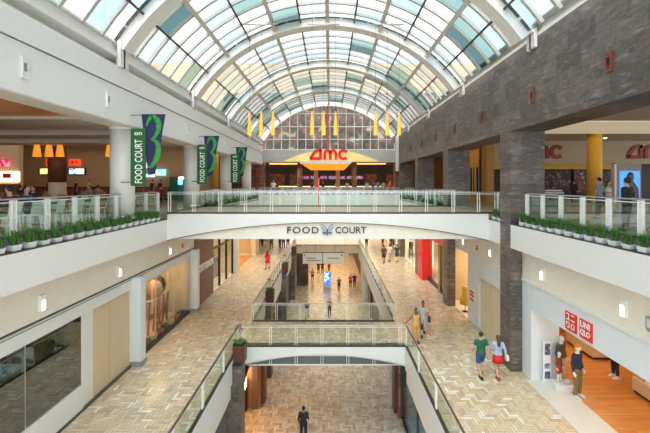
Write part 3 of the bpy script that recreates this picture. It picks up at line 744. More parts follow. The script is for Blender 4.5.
struct(MB().use('cream').box(SR+2.4, SR+2.5, 22.6, 26.5, Z2, -2.8).use('interior').box(SR+.8, SR+2.4, 21.3, 21.4, Z2, -4.0).box(SR+.2, SR+2.4, 26.3, 26.4, Z2, -4.0).build('wall_lit_doorway'))
t = thing('dress_form', 'mannequin torso in a yellow dress at the lit doorway by the slate pillar', 'dress form', (SR+.3, 23.9, Z2))
MB().lathe(SR+.3, 23.9, [(.32, Z2+.45), (.26, Z2+.9), (.15, Z2+1.15), (.2, Z2+1.4), (.16, Z2+1.55), (.05, Z2+1.62)], 14).build('yellow_dress', 'yellow', t)
MB().lathe(SR+.3, 23.9, [(.18, Z2), (.02, Z2+.04), (.02, Z2+.5)], 10).build('stand', 'dark', t)
s = thing('red_shopfront', 'bright red shop portal with white sign between two slate pillars', 'shopfront', (SR, 30, Z2))
MB().box(SR-.55, SR+.3, 31.6, 33.2, Z2, -2.75).build('red_tower', 'red', s)
MB().box(SR-.35, SR+.3, 26.1, 31.6, -4.35, -2.75).build('red_header', 'red', s)
MB().box(SR-.42, SR-.35, 27.0, 29.6, -3.9, -3.3).build('white_sign_plate', 'white_txt', s)
MB().box(SR-.05, SR+.1, 26.1, 31.6, Z2, Z2+.3).build('plinth', 'dark', s)
MB().box(SR+.0, SR+.03, 26.2, 31.6, Z2+.3, -4.35).build('glass_pane', 'clear', s)
for y in (26.1, 28.0): MB().box(SR-.1, SR+.1, y, y+.5, Z2, -4.35).build('bronze_post', mat('bronze_metal', (.3, .2, .09), .3, .7), s)
MB().box(SR+1.6, SR+1.7, 26.5, 33, Z2, -4.35).build('display_back', blotch('red_shop_goods', [(.5,.05,.03), (.7,.5,.3), (.3,.1,.05), (.8,.7,.55)], 1.6, .6), s)
shopfront(SR, -1, 34.6, 41.6, 'cream shopfront with pale curtains past the red portal', 'cream', 'warmglow')
shopfront(SR, -1, 42.9, 50, 'black and gold distant shopfront on the walkers\' side', 'dark', 'warmglow')
shopfront(SR, -1, 50.2, 62, 'far orange wooden shopfront on the walkers\' side', 'orangewood', 'warmglow')
shopfront(SR, -1, 62.2, 80, 'farthest beige shopfront on the walkers\' side', 'beige', 'interior')
wall('wall_far_middle', 'brownwood', -10, 10, 90, 90.4, Z2, -2.7)
# middle-level wall lights
def sconce(x, y, z, s, label, group, first={}):
    if s not in first:
        t = thing('wall_sconce', label, 'wall light', (x, y, z), 0, group)
        a, b_ = sorted((x, x+.09*s)); MB().box(a, b_, y-.09, y+.09, z-.22, z+.26).build('backplate', 'wsteel', t)
        a, b_ = sorted((x+.091*s, x+.105*s)); MB().box(a, b_, y-.055, y+.055, z-.18, z+.1).build('lit_lens', 'lamp', t)
        first[s] = t
    else: dup(first[s], (x, y, z), None, label, group)
for i, y in enumerate((7.3, 11.43, 15.6, 20.5, 24.6, 29, 33.2, 37.4)):
    sconce(SL, y, -3.6, 1, 'glowing slim wall sconce on the cream band below the food court parapet', 'sconces on the cream band, banner side')
for i, y in enumerate((6.6, 10.56, 14.6, 19.3, 23.2, 28.5, 37.4)):
    sconce(SR, y, -3.48, -1, 'glowing slim wall sconce on the cream band above the red logo shop side', 'sconces on the cream band, shop logo side')
for (x, y, z, s, l) in ((SL, 8.9, -4.0+.38, 1, 'grey speaker box on the cream band above the dark window'), (SR, 9.55, -3.55, -1, 'grey speaker box on the cream band beside the sconce over the logo shop')):
    t = thing('wall_speaker', l, 'speaker', (x, y, z)); a, b_ = sorted((x, x+.16*s))
    MB().prism([(y-.14, z-.1), (y-.09, z-.18), (y+.09, z-.18), (y+.14, z-.1), (y+.14, z+.18), (y-.14, z+.18)], 'x', a, b_).build('case', 'grey', t)
    c_ = x+.165*s; MB().box(min(c_, c_-.01*s), max(c_, c_-.01*s), y-.1, y+.1, z-.08, z+.14).build('grille', 'greyw', t)
for (x, y, z, s, l) in ((SL, 22.4, -3.62, 1, 'small red fire alarm strobe on the cream band near the red letter window'), (SR, 21.2, -3.55, -1, 'small red fire alarm strobe on the cream band near the white hoarding')):
    t = thing('fire_alarm', l, 'alarm', (x, y, z)); a, b_ = sorted((x, x+.07*s)); MB().box(a, b_, y-.1, y+.1, z-.13, z+.1).build('case', 'red', t)
    a, b_ = sorted((x+.071*s, x+.11*s)); MB().box(a, b_, y-.05, y+.05, z-.05, z+.05).build('strobe', 'white_txt', t)

# ------------------------------------------------------------------ red-logo clothing shop
JY = 15.5
struct(MB().box(SR, SR+1.15, JY, JY+.1, Z2, -4.9).box(SR, SR+.12, JY+.1, 16.2, Z2, -4.1).build('wall_shop_return', 'coolwhite'))
struct(B('floor_threshold', mat('threshold_stone', (.66, .66, .63), .4), SR-.2, SR+1.05, -2, JY, Z2-.02, Z2+.014)); struct(B('floor_shop_wood', 'woodfloor', SR+1.05, SR+9, -2, JY+5, Z2-.02, Z2+.016))
struct(B('wall_shop_side', 'orangewood', SR+1.2, SR+9, JY+4.9, JY+5, Z2, -4.5)); struct(B('wall_shop_rear', 'interior', SR+8.9, SR+9, -2, JY+4.9, Z2, -4.5)); struct(B('ceiling_shop', 'white', SR+.35, SR+9, -2, JY+5, -4.75, -4.65))
def logo(y0, txt, label):
    t = thing('logo_sign', label, 'sign', (SR-.03, y0-.31, -5.03)); MB().box(SR-.05, SR, y0-.57, y0, -4.98, -4.38).build('red_square', 'redlet' if 0 else 'red', t)
    return t
z0_ = -4.98
lgA = logo(13.17, '', 'first red square logo with white angular characters on the white fascia'); lgB = logo(12.42, '', 'second red square logo with white Latin letters on the white fascia')
y0 = 13.17
def bar(ch, y, z, dy, dz): ch.box(SR-.062, SR-.05, y0-(y+dy)*.93, y0-y*.93, z0_+z, z0_+z+dz)
for bars_ in (((.10, .53, .15, .035), (.20, .36, .035, .17), (.08, .34, .19, .035)), ((.36, .52, .17, .035), (.34, .35, .21, .035)),
              ((.08, .24, .18, .035), (.08, .15, .035, .10), (.225, .10, .035, .16), (.12, .07, .14, .035)), ((.35, .24, .19, .035), (.35, .07, .19, .035), (.35, .07, .035, .2), (.505, .07, .035, .2))):
    ch = MB()
    for q in bars_: bar(ch, *q)
    ch.build('character', 'white_txt', lgA)
textmesh('letters', 'UNI', 'white_txt', (SR-.05, 12.42-.05, z0_+.35), YN, ZP, .46, .21, .015, lgB, .01); textmesh('letters', 'QLO', 'white_txt', (SR-.05, 12.42-.05, z0_+.08), YN, ZP, .46, .22, .015, lgB, .01)
for i, (x, y, w_, l) in enumerate(((11.9, 18.2, 1.1, 'display table stacked with folded clothes, farther inside the wood floored shop'), (11.6, 13.6, 1.2, 'display table of folded clothes nearest the picture edge on the wood floor'))):
    t = thing('display_table', l, 'table', (x, y, Z2)); yl = 2.0
    MB().box(x+.05, x+w_-.05, y-yl/2+.05, y+yl/2-.05, Z2+.05, Z2+.15).build('dark_base', 'dark', t)
    MB().box(x, x+w_, y-yl/2, y+yl/2, Z2+.15, Z2+.62).build('cabinet', 'interior', t)
    for a in range(5):
        for b_ in range(2):
            c = R.choice([(.5,.4,.3), (.2,.2,.25), (.6,.55,.5), (.35,.2,.12), (.7,.68,.64)])
            tag(B('folded_clothes', colmat(c), x+.1+b_*.55, x+.55+b_*.55, y-yl/2+.1+a*.37, y-yl/2+.4+a*.37, Z2+.62, Z2+.62+R.uniform(.06, .2)), 'pile of folded clothes on a display table in the wood floored shop', 'folded clothes', 'folded clothes on the shop tables')
t = thing('shop_poster_stand', 'white poster stand with dark pictures just inside the clothing shop entrance', 'poster stand', (9.0, 15.0, Z2))
MB().box(8.58, 8.86, 15.24, 15.32, Z2+.016, Z2+1.65).build('board', 'white_txt', t)
for z0, z1 in ((1.15, 1.6), (.6, .8), (.2, .48)): MB().box(8.61, 8.83, 15.23, 15.24, Z2+z0, Z2+z1).build('dark_picture', blotch('poster_%d' % int(z0*100), [(.02,.03,.07), (.1,.12,.18), (.5,.5,.52)], 6), t)
t = thing('display_plinth', 'low white plinth carrying the small mannequin at the shop entrance', 'plinth', (9.2, 14.9, Z2)); MB().box(8.68, 9.4, 14.6, 15.15, Z2+.016, Z2+.22).build('body', 'white', t)
for (xx, yy) in ((9.2, 10.5), (12, 10.5), (9.9, 13.2), (12.5, 13.8), (10.3, 16.5), (10.3, 18.5), (9.6, 7)):
    tag(MB().lathe(xx, yy, [(.16, -4.66), (.16, -4.70)], 12).build('downlight', 'downl'), 'round glowing ceiling downlight inside the wood floored clothing shop', 'ceiling light', 'downlights in the clothing shop')
light('shop_light_a', 'AREA', (12, 10, -4.8), 110, (1, .74, .45), 6, 8)
light('shop_light_b', 'AREA', (11, 17.5, -4.8), 60, (1, .7, .4), 4, 3)

# ------------------------------------------------------------------ middle slab edges, planters
for s, x, l in ((-1, OL, 'banner side'), (1, OR_, 'slate pillar side')):
    for (y0, y1, k) in ((YN0, BY0-.1, 'near the viewer'), (BY1, OB+.5, 'beyond the lower bridge')):
        t = thing('slab_edge_fascia', 'white edge of the middle walkway on the %s, %s' % (l, k), 'fascia', (x, (y0+y1)/2, -9.8))
        a, b_ = sorted((x, x+.3*s)); MB().box(a, b_, y0, y1, -9.1, Z2-.05).build('upper_band', 'fascia', t)
        a, b_ = sorted((x+.06*s, x+.36*s)); MB().box(a, b_, y0, y1, -9.75, -9.1).build('lower_band', 'cream', t)
t = thing('slab_edge_fascia', 'cream edge band above the hanging direction sign at the end of the second opening', 'fascia', (0, OB+.2, -9.7)); MB().box(OL, OR_, OB, OB+.3, -9.1, Z2-.05).build('band', 'cream', t)
MB().box(OL+1.7, OR_-1.2, OB+.05, OB+.35, -9.7, -9.1).build('lower_band', 'cream', t)
for xx in (-1.9, .6): MB().box(xx-.02, xx+.02, OB-.02, OB, -9.1, Z2-.1).build('joint', 'groove', t)
sconce(OR_-.09, 12.6, -9.45, -1, 'glowing slim sconce on the edge band below the couple\'s walkway railing', None, {})
pn = ['brown planter with purple orchid at the corner of the lower bridge', 'brown hanging planter with purple flower second from the lower bridge', 'brown hanging planter third along the atrium edge', 'farthest small brown hanging planter near the end railing']
for i, y in enumerate((17.7, 26.6, 35.5, 44.4)):
    x = OL+.0; t = thing('stone_pier', ['dark slate pier under the orchid planter by the lower bridge', 'dark slate pier under the second hanging planter', 'dark slate pier under the third hanging planter', 'dark slate pier under the farthest hanging planter'][i], 'pillar', (x, y, Z1))
    MB().box(x-.2, x+.4, y-.4, y+.4, Z1, -8.30).build('shaft', 'stone', t); MB().box(x+.0, x+.43, y-.43, y+.43, -8.30, -8.24).build('cap', 'dark', t)
    p = thing('hanging_planter', pn[i], 'planter', (x+.12, y, -8.24))
    MB().ring([[(x+.26-.27*k, y-.27*k, z), (x+.26+.27*k, y-.27*k, z), (x+.26+.27*k, y+.27*k, z), (x+.26-.27*k, y+.27*k, z)] for k, z in ((.96, -8.24), (1.06, -7.42), (.95, -7.42), (.9, -7.5))], False).build('box', 'plantbox', p)
    lf = MB()
    for k in range(26):
        a = R.uniform(0, 6.28); r = R.uniform(.1, .38); bx_, by_ = x+.26+R.uniform(-.15, .15), y+R.uniform(-.15, .15); z = -7.5
        lf.tube([(bx_, by_, z), (bx_+r*.6*math.cos(a), by_+r*.6*math.sin(a), z+.22), (bx_+r*math.cos(a), by_+r*math.sin(a), z+.14)], [.03, .04, .005], 4)
    lf.build('leaves', 'green', p)
    st = MB(); fl = MB()
    for k in range(3):
        a = k*2.1; tx, ty, tz = x+.26+.12*math.cos(a), y+.12*math.sin(a), -6.75+.06*k
        st.tube([(x+.26, y, -7.5), (x+.26, y, -7.0), (tx, ty, tz)], .012, 5)
        for q in range(6): fl.ball((tx+R.uniform(-.1, .1), ty+R.uniform(-.1, .1), tz+R.uniform(-.03, .05)), .032, n=6, m=4)
    st.build('stem', 'green', p); fl.build('blossom', 'orchid', p)

# ------------------------------------------------------------------ lowest level
wall('wall_lower_left', 'stone', -5.1, -4.65, -4, 18.2, Z1, -8.6)
struct(MB().box(-5.1, -4.65, 30.6, 52, Z1, -8.6).build('wall_lower_left_far', 'stone'))
struct(B('wall_lower_left_pier', 'brownwood', -5.0, -3.98, 23.2, 23.9, Z1, -9.0)); struct(B('wall_lower_left_return', 'orangewood', -5.6, -4.2, 22.75, 23.1, Z1, -9.2))
def arch_portal(y0, y1, label):
    t = thing('arched_portal', label, 'doorway', (-4.6, (y0+y1)/2, Z1)); n = 20; zs = -11.0; zt = -9.75
    pts = [(y0, Z1), (y0, zs)] + [((y0+y1)/2 - (y1-y0)/2*math.cos(math.pi*i/n), zs + (zt-zs)*math.sin(math.pi*i/n)) for i in range(1, n)] + [(y1, zs), (y1, Z1)]
    rings = []
    c = ((y0+y1)/2, -12)
    for (y, z) in pts:
        dy, dz = y-c[0], z-c[1]; l = math.hypot(dy, dz) or 1
        if z < zs: dy, dz, l = (-1 if y < c[0] else 1), 0, 1
        rings.append([(-4.66, y, z), (-4.28, y, z), (-4.28, y+dy/l*.14, z+dz/l*.14), (-4.66, y+dy/l*.14, z+dz/l*.14)])
    MB().ring(rings, False).build('curved_frame', 'brownmetal', t)
    mb = MB(); 
    for i in range(len(pts)-1):
        (a, za), (b_, zb) = pts[i], pts[i+1]
        if abs(b_-a) > 1e-4: mb.prism([(a, za+.1), (b_, zb+.1), (b_, -8.7), (a, -8.7)], 'x', -4.95, -4.66)
    mb.build('spandrel', 'stone', t)
arch_portal(18.3, 22.6, 'curved bronze edged arch of the orange lit shop on the lowest level'); arch_portal(27.3, 30.2, 'second curved bronze arch on the lowest level behind the lower bridge')
struct(B('floor_orange_lower', 'woodfloor', -10, -4.9, 14.8, 30, Z1-.02, Z1+.01)); wall('wall_lower_shop_back', 'orangewood', -9, -8.8, 14.8, 30, Z1, -8.6); wall('wall_lower_shop_side', 'orangewood', -9, -5.65, 22.8, 22.95, Z1, -8.6)
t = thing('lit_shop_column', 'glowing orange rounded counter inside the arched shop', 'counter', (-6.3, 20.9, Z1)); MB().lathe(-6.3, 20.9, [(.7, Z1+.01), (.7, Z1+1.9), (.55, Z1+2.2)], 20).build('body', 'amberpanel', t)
tag(MB().lathe(-5.05, 22.1, [(.1, -12.0), (.2, -11.7), (.2, -11.0), (.1, -10.8)], 16).build('white_lantern', 'lamp'), 'white glowing lantern inside the orange lit arch', 'lamp')
tag(B('dark_shelf', 'black', -5.6, -4.9, 22.35, 22.7, Z1+.01, -11.6), 'dark shelf unit inside the orange lit arch', 'shelf')
light('lower_shop_light', 'AREA', (-6.4, 20.6, -9), 200, (1, .45, .1), 3, 4); light('lower_shop_light_b', 'AREA', (-6.8, 26.5, -9), 90, (1, .5, .15), 3, 3)
# right lowest level shopfront
s = thing('blue_glass_shopfront', 'blue reflective glass shopfront on the lowest level beneath the couple\'s walkway', 'shopfront', (4.1, 15, Z1))
MB().box(4.1, 4.14, 5, 21.6, Z1+.25, -9.3).build('glass_pane', glassmat('blue_glass', (.55, .78, .9), .4, .12), s)
MB().box(4.05, 4.3, 5, 21.6, Z1, Z1+.25).build('plinth', 'black', s)
for y in (8, 11.2, 14.4, 17.8, 21.5): MB().box(4.06, 4.16, y-.05, y+.05, Z1+.25, -9.3).build('mullion', 'dark', s)
struct(B('wall_lower_right_back', mat('pale_blue_wall', (.35, .55, .68), .6), 7, 7.2, 5, 24, Z1, -8.6))
t = thing('shop_bench', 'dark low display in the blue glass shop on the lowest level', 'display', (5.2, 11.3, Z1)); MB().box(4.5, 5.9, 10.4, 12.2, Z1+.02, Z1+.7).build('body', 'black', t)
light('blue_shop_light', 'AREA', (5.6, 14, -9), 420, (.65, .85, 1), 2, 8)  # bluish fill lamp added behind the pane so the glass reads blue
struct(B('wall_lower_right_pier', 'greyw', 3.62, 4.5, 23.0, 23.5, Z1, -9.0)); struct(B('wall_lower_right_pier', 'brownwood', 3.75, 4.5, 22.2, 22.9, Z1, -9.0)); struct(B('wall_lower_right_pier', 'granite', 3.9, 4.5, 21.7, 22.1, Z1, -9.0))
for i, (y0, y1, g) in enumerate(((24, 30, 'clear'), (31, 37, 'clear'), (38, 44, 'clear'))):
    t = thing('lower_shopfront', ['white lit shopfront with blue posters on the lowest level beyond the lower bridge', 'second white lit shopfront on the lowest level past the bridge', 'third lowest level shopfront, dark framed'][i], 'shopfront', (4.1, (y0+y1)/2, Z1))
    MB().box(4.05, 4.3, y0, y1, -10.2, -8.7).box(4.05, 4.3, y0, y0+.3, Z1, -10.2).build('surround', 'white' if i < 2 else 'dark', t)
    MB().box(4.6, 4.7, y0+.3, y1, Z1+.2, -10.2).build('lit_display', blotch('low_display_%d' % i, [(.75,.8,.9), (.1,.3,.6), (.8,.85,.9), (.05,.3,.15), (.6,.1,.1)], .9, .5, .5), t)
    MB().box(4.12, 4.14, y0+.3, y1, Z1+.05, -10.2).build('glass_pane', 'clear', t)
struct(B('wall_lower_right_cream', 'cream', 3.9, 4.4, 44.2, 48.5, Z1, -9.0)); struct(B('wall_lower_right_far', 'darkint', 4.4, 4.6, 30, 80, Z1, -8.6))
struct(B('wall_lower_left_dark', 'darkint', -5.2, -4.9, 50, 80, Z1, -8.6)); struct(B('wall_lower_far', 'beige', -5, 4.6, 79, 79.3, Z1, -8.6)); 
t = thing('stone_pier', 'dark pier on the lowest level behind the hanging sign', 'pillar', (-3.7, 50.6, Z1)); MB().box(-4.4, -2.9, 50.2, 51.4, Z1, -9.1).build('shaft', 'stone', t)
ds = thing('direction_sign', 'wide white direction sign with arrows hanging over the lowest level', 'sign', (-.85, 47.5, -10))
MB().box(-3.4, -.95, 47.4, 47.55, -9.95, -8.6).build('panel', 'white_txt', ds); MB().box(-.88, 1.75, 47.4, 47.55, -9.95, -8.6).build('panel', 'white_txt', ds)
MB().box(-3.46, 1.81, 47.42, 47.6, -8.6, -8.52).build('top_frame', 'dark', ds); MB().box(-.95, -.88, 47.38, 47.57, -9.95, -8.55).build('divider', 'dark', ds)
for a, b_, z in ((-2.9, -1.8, -9.25), (-2.9, -1.2, -9.55), (-.3, 1.1, -9.25)): MB().box(a, b_, 47.38, 47.4, z-.05, z+.05).build('text_line', 'grey', ds)
for xx in (-3.2, 1.45): MB().prism([(xx-.12, -8.8), (xx+.12, -8.8), (xx, -9.02)], 'y', 47.38, 47.4).build('arrow', 'blacklet', ds)
for xx in (-3.0, 1.4): MB().tube([(xx, 47.5, -8.52), (xx, 49.85, -8.3)], .02, 5).build('hanger', 'dark', ds)
ks = thing('advertising_kiosk', 'free standing kiosk with glowing blue screen on the lowest level', 'kiosk', (-.35, 49, Z1))
MB().box(-.85, .15, 48.95, 49.25, Z1+.003, Z1+2.1).build('case', 'greyw', ks); MB().box(-.75, .05, 48.93, 48.95, Z1+.35, Z1+2.0).build('blue_screen', blotch('blue_poster', [(.02,.05,.3), (.05,.2,.8), (.6,.75,.95), (.02,.05,.25)], 1.8, .4, 1.2), ks)

# ------------------------------------------------------------------ general warm lights under the walkways and halls
wm = (1, .68, .38)
for (x, y, z, e, sx, sy) in ((0, 62, -3.2, 1500, 14, 22), (-6.6, 36, -3.0, 130, 2.5, 12), (6.0, 38, -3.0, 150, 2.5, 14), (-10.8, 39, -3.2, 160, 3, 5), (-10.6, 31, -3.2, 90, 2.5, 4),
                             (-9.9, 20.2, -4.3, 80, 1.0, 5), (9.7, 24.2, -4.2, 70, 1.2, 2.5), (9.0, 29.4, -4.5, 60, 1, 4), (0, 62, -8.8, 900, 8, 20), (-9.6, 14.6, -4.4, 10, 1, 1.4)):
    light('walkway_light', 'AREA', (x, y, z), e, wm, sx, sy)
for i, (x, y) in enumerate([(xx, yy) for yy in (46, 50, 54, 58, 64, 70) for xx in (-6, 0, 6)]):
    tag(MB().lathe(x, y, [(.16, -2.67), (.16, -2.72)], 10).build('downlight', 'downl'), 'round glowing downlight in the ceiling of the distant middle walkway', 'ceiling light', 'downlights over the distant middle walkway')

# ------------------------------------------------------------------ food court hall (banner side)
struct(B('ceiling_wood', 'redwood', -34, XL-1.0, -4, 13.8, 2.45, 2.5)); struct(B('ceiling_food_court', 'ceil', -36, XL-1, 13.8, 44.6, 3.4, 3.5))
tr = MB().use('ceil')
for y, h_ in ((13.8, 2.36), (16.0, 2.5), (18.6, 2.4), (21.2, 2.3)): tr.box(-34, XL-1.02, y, y+1.4, h_, 3.39); tr.use('beige').box(-34, XL-1.02, y-.06, y, h_+.05, h_+.28); tr.use('ceil')
struct(tr.build('ceiling_bulkhead'))
wall('wall_food_court_back', mat('brownish_wall', (.56, .41, .26), .7), -34, -13.2, 35, 35.3, Z3, 3.4); wall('wall_food_court_side', 'beige', -34.2, -34, -4, 35, Z3, 3.4)
wall('wall_food_court_wood', 'brownwood', -12.6, -8.9, 41.0, 41.2, Z3, 3.4); wall('wall_food_court_return', 'beige', -13.4, -13.2, 35, 44, Z3, 3.4)
wall('wall_food_court_partition', 'beige', -29.5, -22.6, 27.6, 28, Z3, 3.4)
t = thing('clad_column', 'brown wooden column with white round base in the food court', 'column', (-17, 23.7, Z3))
MB().lathe(-17, 23.7, [(.5, .12), (.5, 2.29)], 24).build('brown_cladding', mat('rust_wood_cladding', (.16, .05, .02), .5), t); MB().lathe(-17, 23.7, [(.47, Z3), (.47, .12)], 24).build('white_base', 'cream', t)
for i, (x, y, r, m, l) in enumerate(((-11.2, 37.2, .3, 'yellow', 'yellow column seen between the food court banners'),)):
    t = thing('yellow_column', l, 'column', (x, y, Z3)); MB().lathe(x, y, [(r, Z3), (r, 3.35)], 20).build('shaft', m, t)
def amber_pendant(x, y, z0, z1, r0, r1, label, group, ztop, proto={}):
    k = (round(z1-z0, 2), r1)
    if k not in proto:
        t = thing('amber_pendant_lamp', label, 'pendant lamp', (x, y, z0), 0, group)
        MB().lathe(x, y, [(r1, z0), (r1*.93, z0+.28*(z1-z0)), (r0, z1)], 14, cap=False).build('glass_shade', 'amber', t)
        MB().lathe(x, y, [(r1*.9, z0+.02), (r1*.8, z0+.3*(z1-z0)), (.02, z0+.42*(z1-z0))], 12).build('lit_core', 'amberglow', t)
        MB().tube([(x, y, z1-.02), (x, y, ztop)], .008, 5).build('cord', 'dark', t); proto[k] = t
    else: dup(proto[k], (x, y, z0), None, label, group)
for px in (37, 49, 60): amber_pendant((px-PX)*22.4/380, 22.4, 1.62, 2.36, .13, .22, 'tapered amber lamp in the row of three beside the brown food court column', 'three amber lamps by the brown column', 3.4)
amber_pendant((109.5-PX)*22.4/380, 22.4, 1.62, 2.36, .13, .22, 'single tapered amber lamp just beside the nearest white round column', None, 3.4)
for gi, (c, nm) in enumerate(((-3.62, 'banner side'), (-.33, 'centre'), (3.02, 'slate wall side'))):
    bt = thing('pendant_bar', 'thin steel bar holding three long amber lamps under the glass roof, %s' % nm, 'bar', (c, 20, 8.4))
    MB().tube([(c-.85, 20, 8.4), (c+.85, 20, 8.4)], .035, 6).build('tube', 'steel', bt)
    for dx in (-.6, .6):
        zt_ = arc(RC-.3, math.asin(min(1, max(-1, (c+dx-CX)/(RC-.3)))))[1]; MB().tube([(c+dx, 20, 8.4), (c+dx, 20, zt_+.2)], .008, 4).build('wire', 'dark', bt)
    for dx in (-.62, 0, .62): amber_pendant(c+dx, 20, 2.58, 3.82, .035, .105, 'long slim amber cone lamp of the cluster hung on the %s' % nm, 'amber cone lamps of the %s cluster' % nm, 8.39)
# screens and signs
def emsign(name, label, cat, x0, x1, z0, z1, y, m): return tag(B(name, m, x0, x1, y, y+.1, z0, z1), label, cat)
def pz(py, d): return (PY-py)*d/F
def pxx(px, d): return (px-PX)*d/F
D_ = 34.9
def glyphs(mb, x0, x1, z0, z1, y, n, seed):
    r = random.Random(seed); w_ = (x1-x0)/n
    for i in range(n):
        a = x0+i*w_; b_ = a+w_*.8; k = r.choice('OERIN'); t_ = w_*.2; h_ = z1-z0
        if k in 'OERN': mb.box(a, a+t_, y-.06, y, z0, z1)
        if k == 'I': mb.box(a+w_*.3, a+w_*.5, y-.06, y, z0, z1)
        if k in 'OE': mb.box(a, b_, y-.06, y, z0, z0+h_*.2)
        if k in 'OER': mb.box(a, b_, y-.06, y, z1-h_*.2, z1)
        if k in 'ER': mb.box(a, b_-.1, y-.06, y, z0+h_*.42, z0+h_*.58)
        if k in 'ON': mb.box(b_-t_, b_, y-.06, y, z0, z1)
t = thing('stall_sign', 'red glowing food stall sign board on both sides of the brown column', 'sign', (-24, D_, 1.6))
for a, b_, c, s_ in ((46, 53, 2, 1), (69, 80, 3, 5)):
    MB().box(pxx(a, D_), pxx(b_, D_), D_, D_+.08, pz(165.5, D_), pz(159.5, D_)).build('red_board', mat('red_lightbox', (.8, .05, .02), .5, emit=(1, .06, .02), es=.8), t)
    g = MB(); glyphs(g, pxx(a+1, D_), pxx(b_-1, D_), pz(164.6, D_), pz(160.6, D_), D_, c, s_); g.build('faint_characters', 'orangewood', t)
for a, b_, l, cc in ((39, 53, 'wide lit menu board with yellow pictures, on the far side of the brown column', [(.6,.5,.2), (.8,.7,.2), (.1,.3,.15), (.8,.75,.6)]), (68, 86, 'wide lit blue and white menu board next to the brown column', [(.05,.08,.15), (.5,.75,.95), (.8,.85,.8), (.05,.2,.15)])):
    t = thing('menu_board', l, 'menu board', (pxx((a+b_)/2, D_), D_, 0)); MB().box(pxx(a, D_), pxx(b_, D_), D_-.05, D_+.02, pz(174.5, D_), pz(168, D_)).build('frame', 'black', t)
    MB().box(pxx(a+1.6, D_), pxx(b_-1.6, D_), D_-.08, D_-.05, pz(174, D_), pz(168.6, D_)).build('screen', blotch('menu_%d' % a, cc, 1.5, .4, 1.1), t)
for a, b_, c, d, l in ((146, 153.5, 162, 168, 'pinkish lit screen high on the wall behind the nearest banner'), (156, 166, 169.5, 175.5, 'blue lit screen with an orange dish between banner and green booth'), (146.5, 155, 174, 177, 'pale blue lit strip screen partly behind the nearest banner')):
    emsign('wall_screen', l, 'screen', pxx(a, D_), pxx(b_, D_), pz(d, D_), pz(c, D_), D_-.12, blotch('tv_%d' % a, [(.7,.4,.75), (.4,.08,.4), (.8,.7,.9)] if c == 162 else ([(.15,.6,.85), (.25,.7,.9), (.9,.35,.1), (.2,.6,.85)] if c > 169 and c < 170 else [(.5,.7,.9), (.6,.8,.95)]), 2.2, .4, 1.0))
Dk = 27.4
t = thing('lit_stall', 'brightly lit cream food stall counter with a red picture at the food court edge', 'food stall', (-26, Dk, Z3))
MB().box(pxx(-8, Dk), pxx(19, Dk), Dk, Dk+.1, pz(182, Dk), pz(171.5, Dk)).build('lit_back', 'warmglow', t); MB().box(pxx(3, Dk), pxx(11, Dk), Dk-.03, Dk, pz(178, Dk), pz(173.5, Dk)).build('red_picture', 'redlet', t)
MB().box(pxx(-8, Dk), pxx(22, Dk), Dk-.6, Dk-.1, Z3, pz(184, Dk)).build('counter', 'granite', t)
emsign('stall_screen', 'red and pink lit sign above the cream food stall', 'sign', pxx(-6, Dk), pxx(9.5, Dk), pz(166.5, Dk), pz(159, Dk), Dk-.1, blotch('pink_sign', [(.5,.02,.05), (.9,.25,.3), (.5,.02,.05)], 1.2, .4, .8))
t = thing('green_booth', 'dark green kiosk booth beside the second round column in the food court', 'kiosk', (-13.4, 33, Z3)); MB().box(pxx(169.5, 33), pxx(178, 33), 33, 34, Z3, pz(177, 33)).build('body', mat('booth_green', (.02, .16, .11), .5), t)
MB().box(pxx(178.2, 33), pxx(183, 33), 33, 33.6, Z3, pz(181, 33)).build('cabinet', mat('booth_teal', (.04, .3, .3), .5), t); MB().box(pxx(178.4, 33), pxx(182.6, 33), 32.9, 33, pz(184.5, 33), pz(179, 33)).build('lit_screen', mat('teal_screen', (.2, .8, .9), .4, emit=(.2, .8, .9), es=1), t)
MB().box(pxx(178.4, 33), pxx(183, 33), 33.1, 33.3, pz(179, 33), pz(177, 33)).build('lamp', 'lamp', t)
for i in range(5):
    xx = -31 + i*3.4
    t = thing('stall_counter', 'dark serving counter along the back wall of the food court', 'counter', (xx, 33.8, Z3), 0, 'serving counters along the food court back wall')
    MB().box(xx, xx+3.1, 33.6, 34.4, Z3+.1, Z3+1.1).build('front', 'granite', t); MB().box(xx-.05, xx+3.15, 33.5, 34.5, Z3+1.1, Z3+1.16).build('worktop', 'black', t); MB().box(xx+.05, xx+3.05, 33.7, 34.4, Z3, Z3+.1).build('plinth', 'dark', t)
for i, (x, y) in enumerate([(xx, yy) for yy in (24, 27, 30, 33) for xx in (-27, -23, -19, -15, -11)]):
    tag(MB().lathe(x, y, [(.1, 3.40), (.1, 3.37)], 8).build('downlight', 'downl'), 'small glowing ceiling downlight deep in the food court', 'ceiling light', 'downlights deep in the food court')
for (x, y, z, e, sx, sy) in ((-20, 29, 3.2, 90, 14, 8), (-16, 10, 2.35, 18, 8, 5), (-11, 38, 3.2, 25, 3, 4), (20, 24, 3.2, 45, 12, 8), (11.5, 36, 3.2, 45, 3, 8)): light('hall_light', 'AREA', (x, y, z), e, (1, .66, .36), sx, sy)

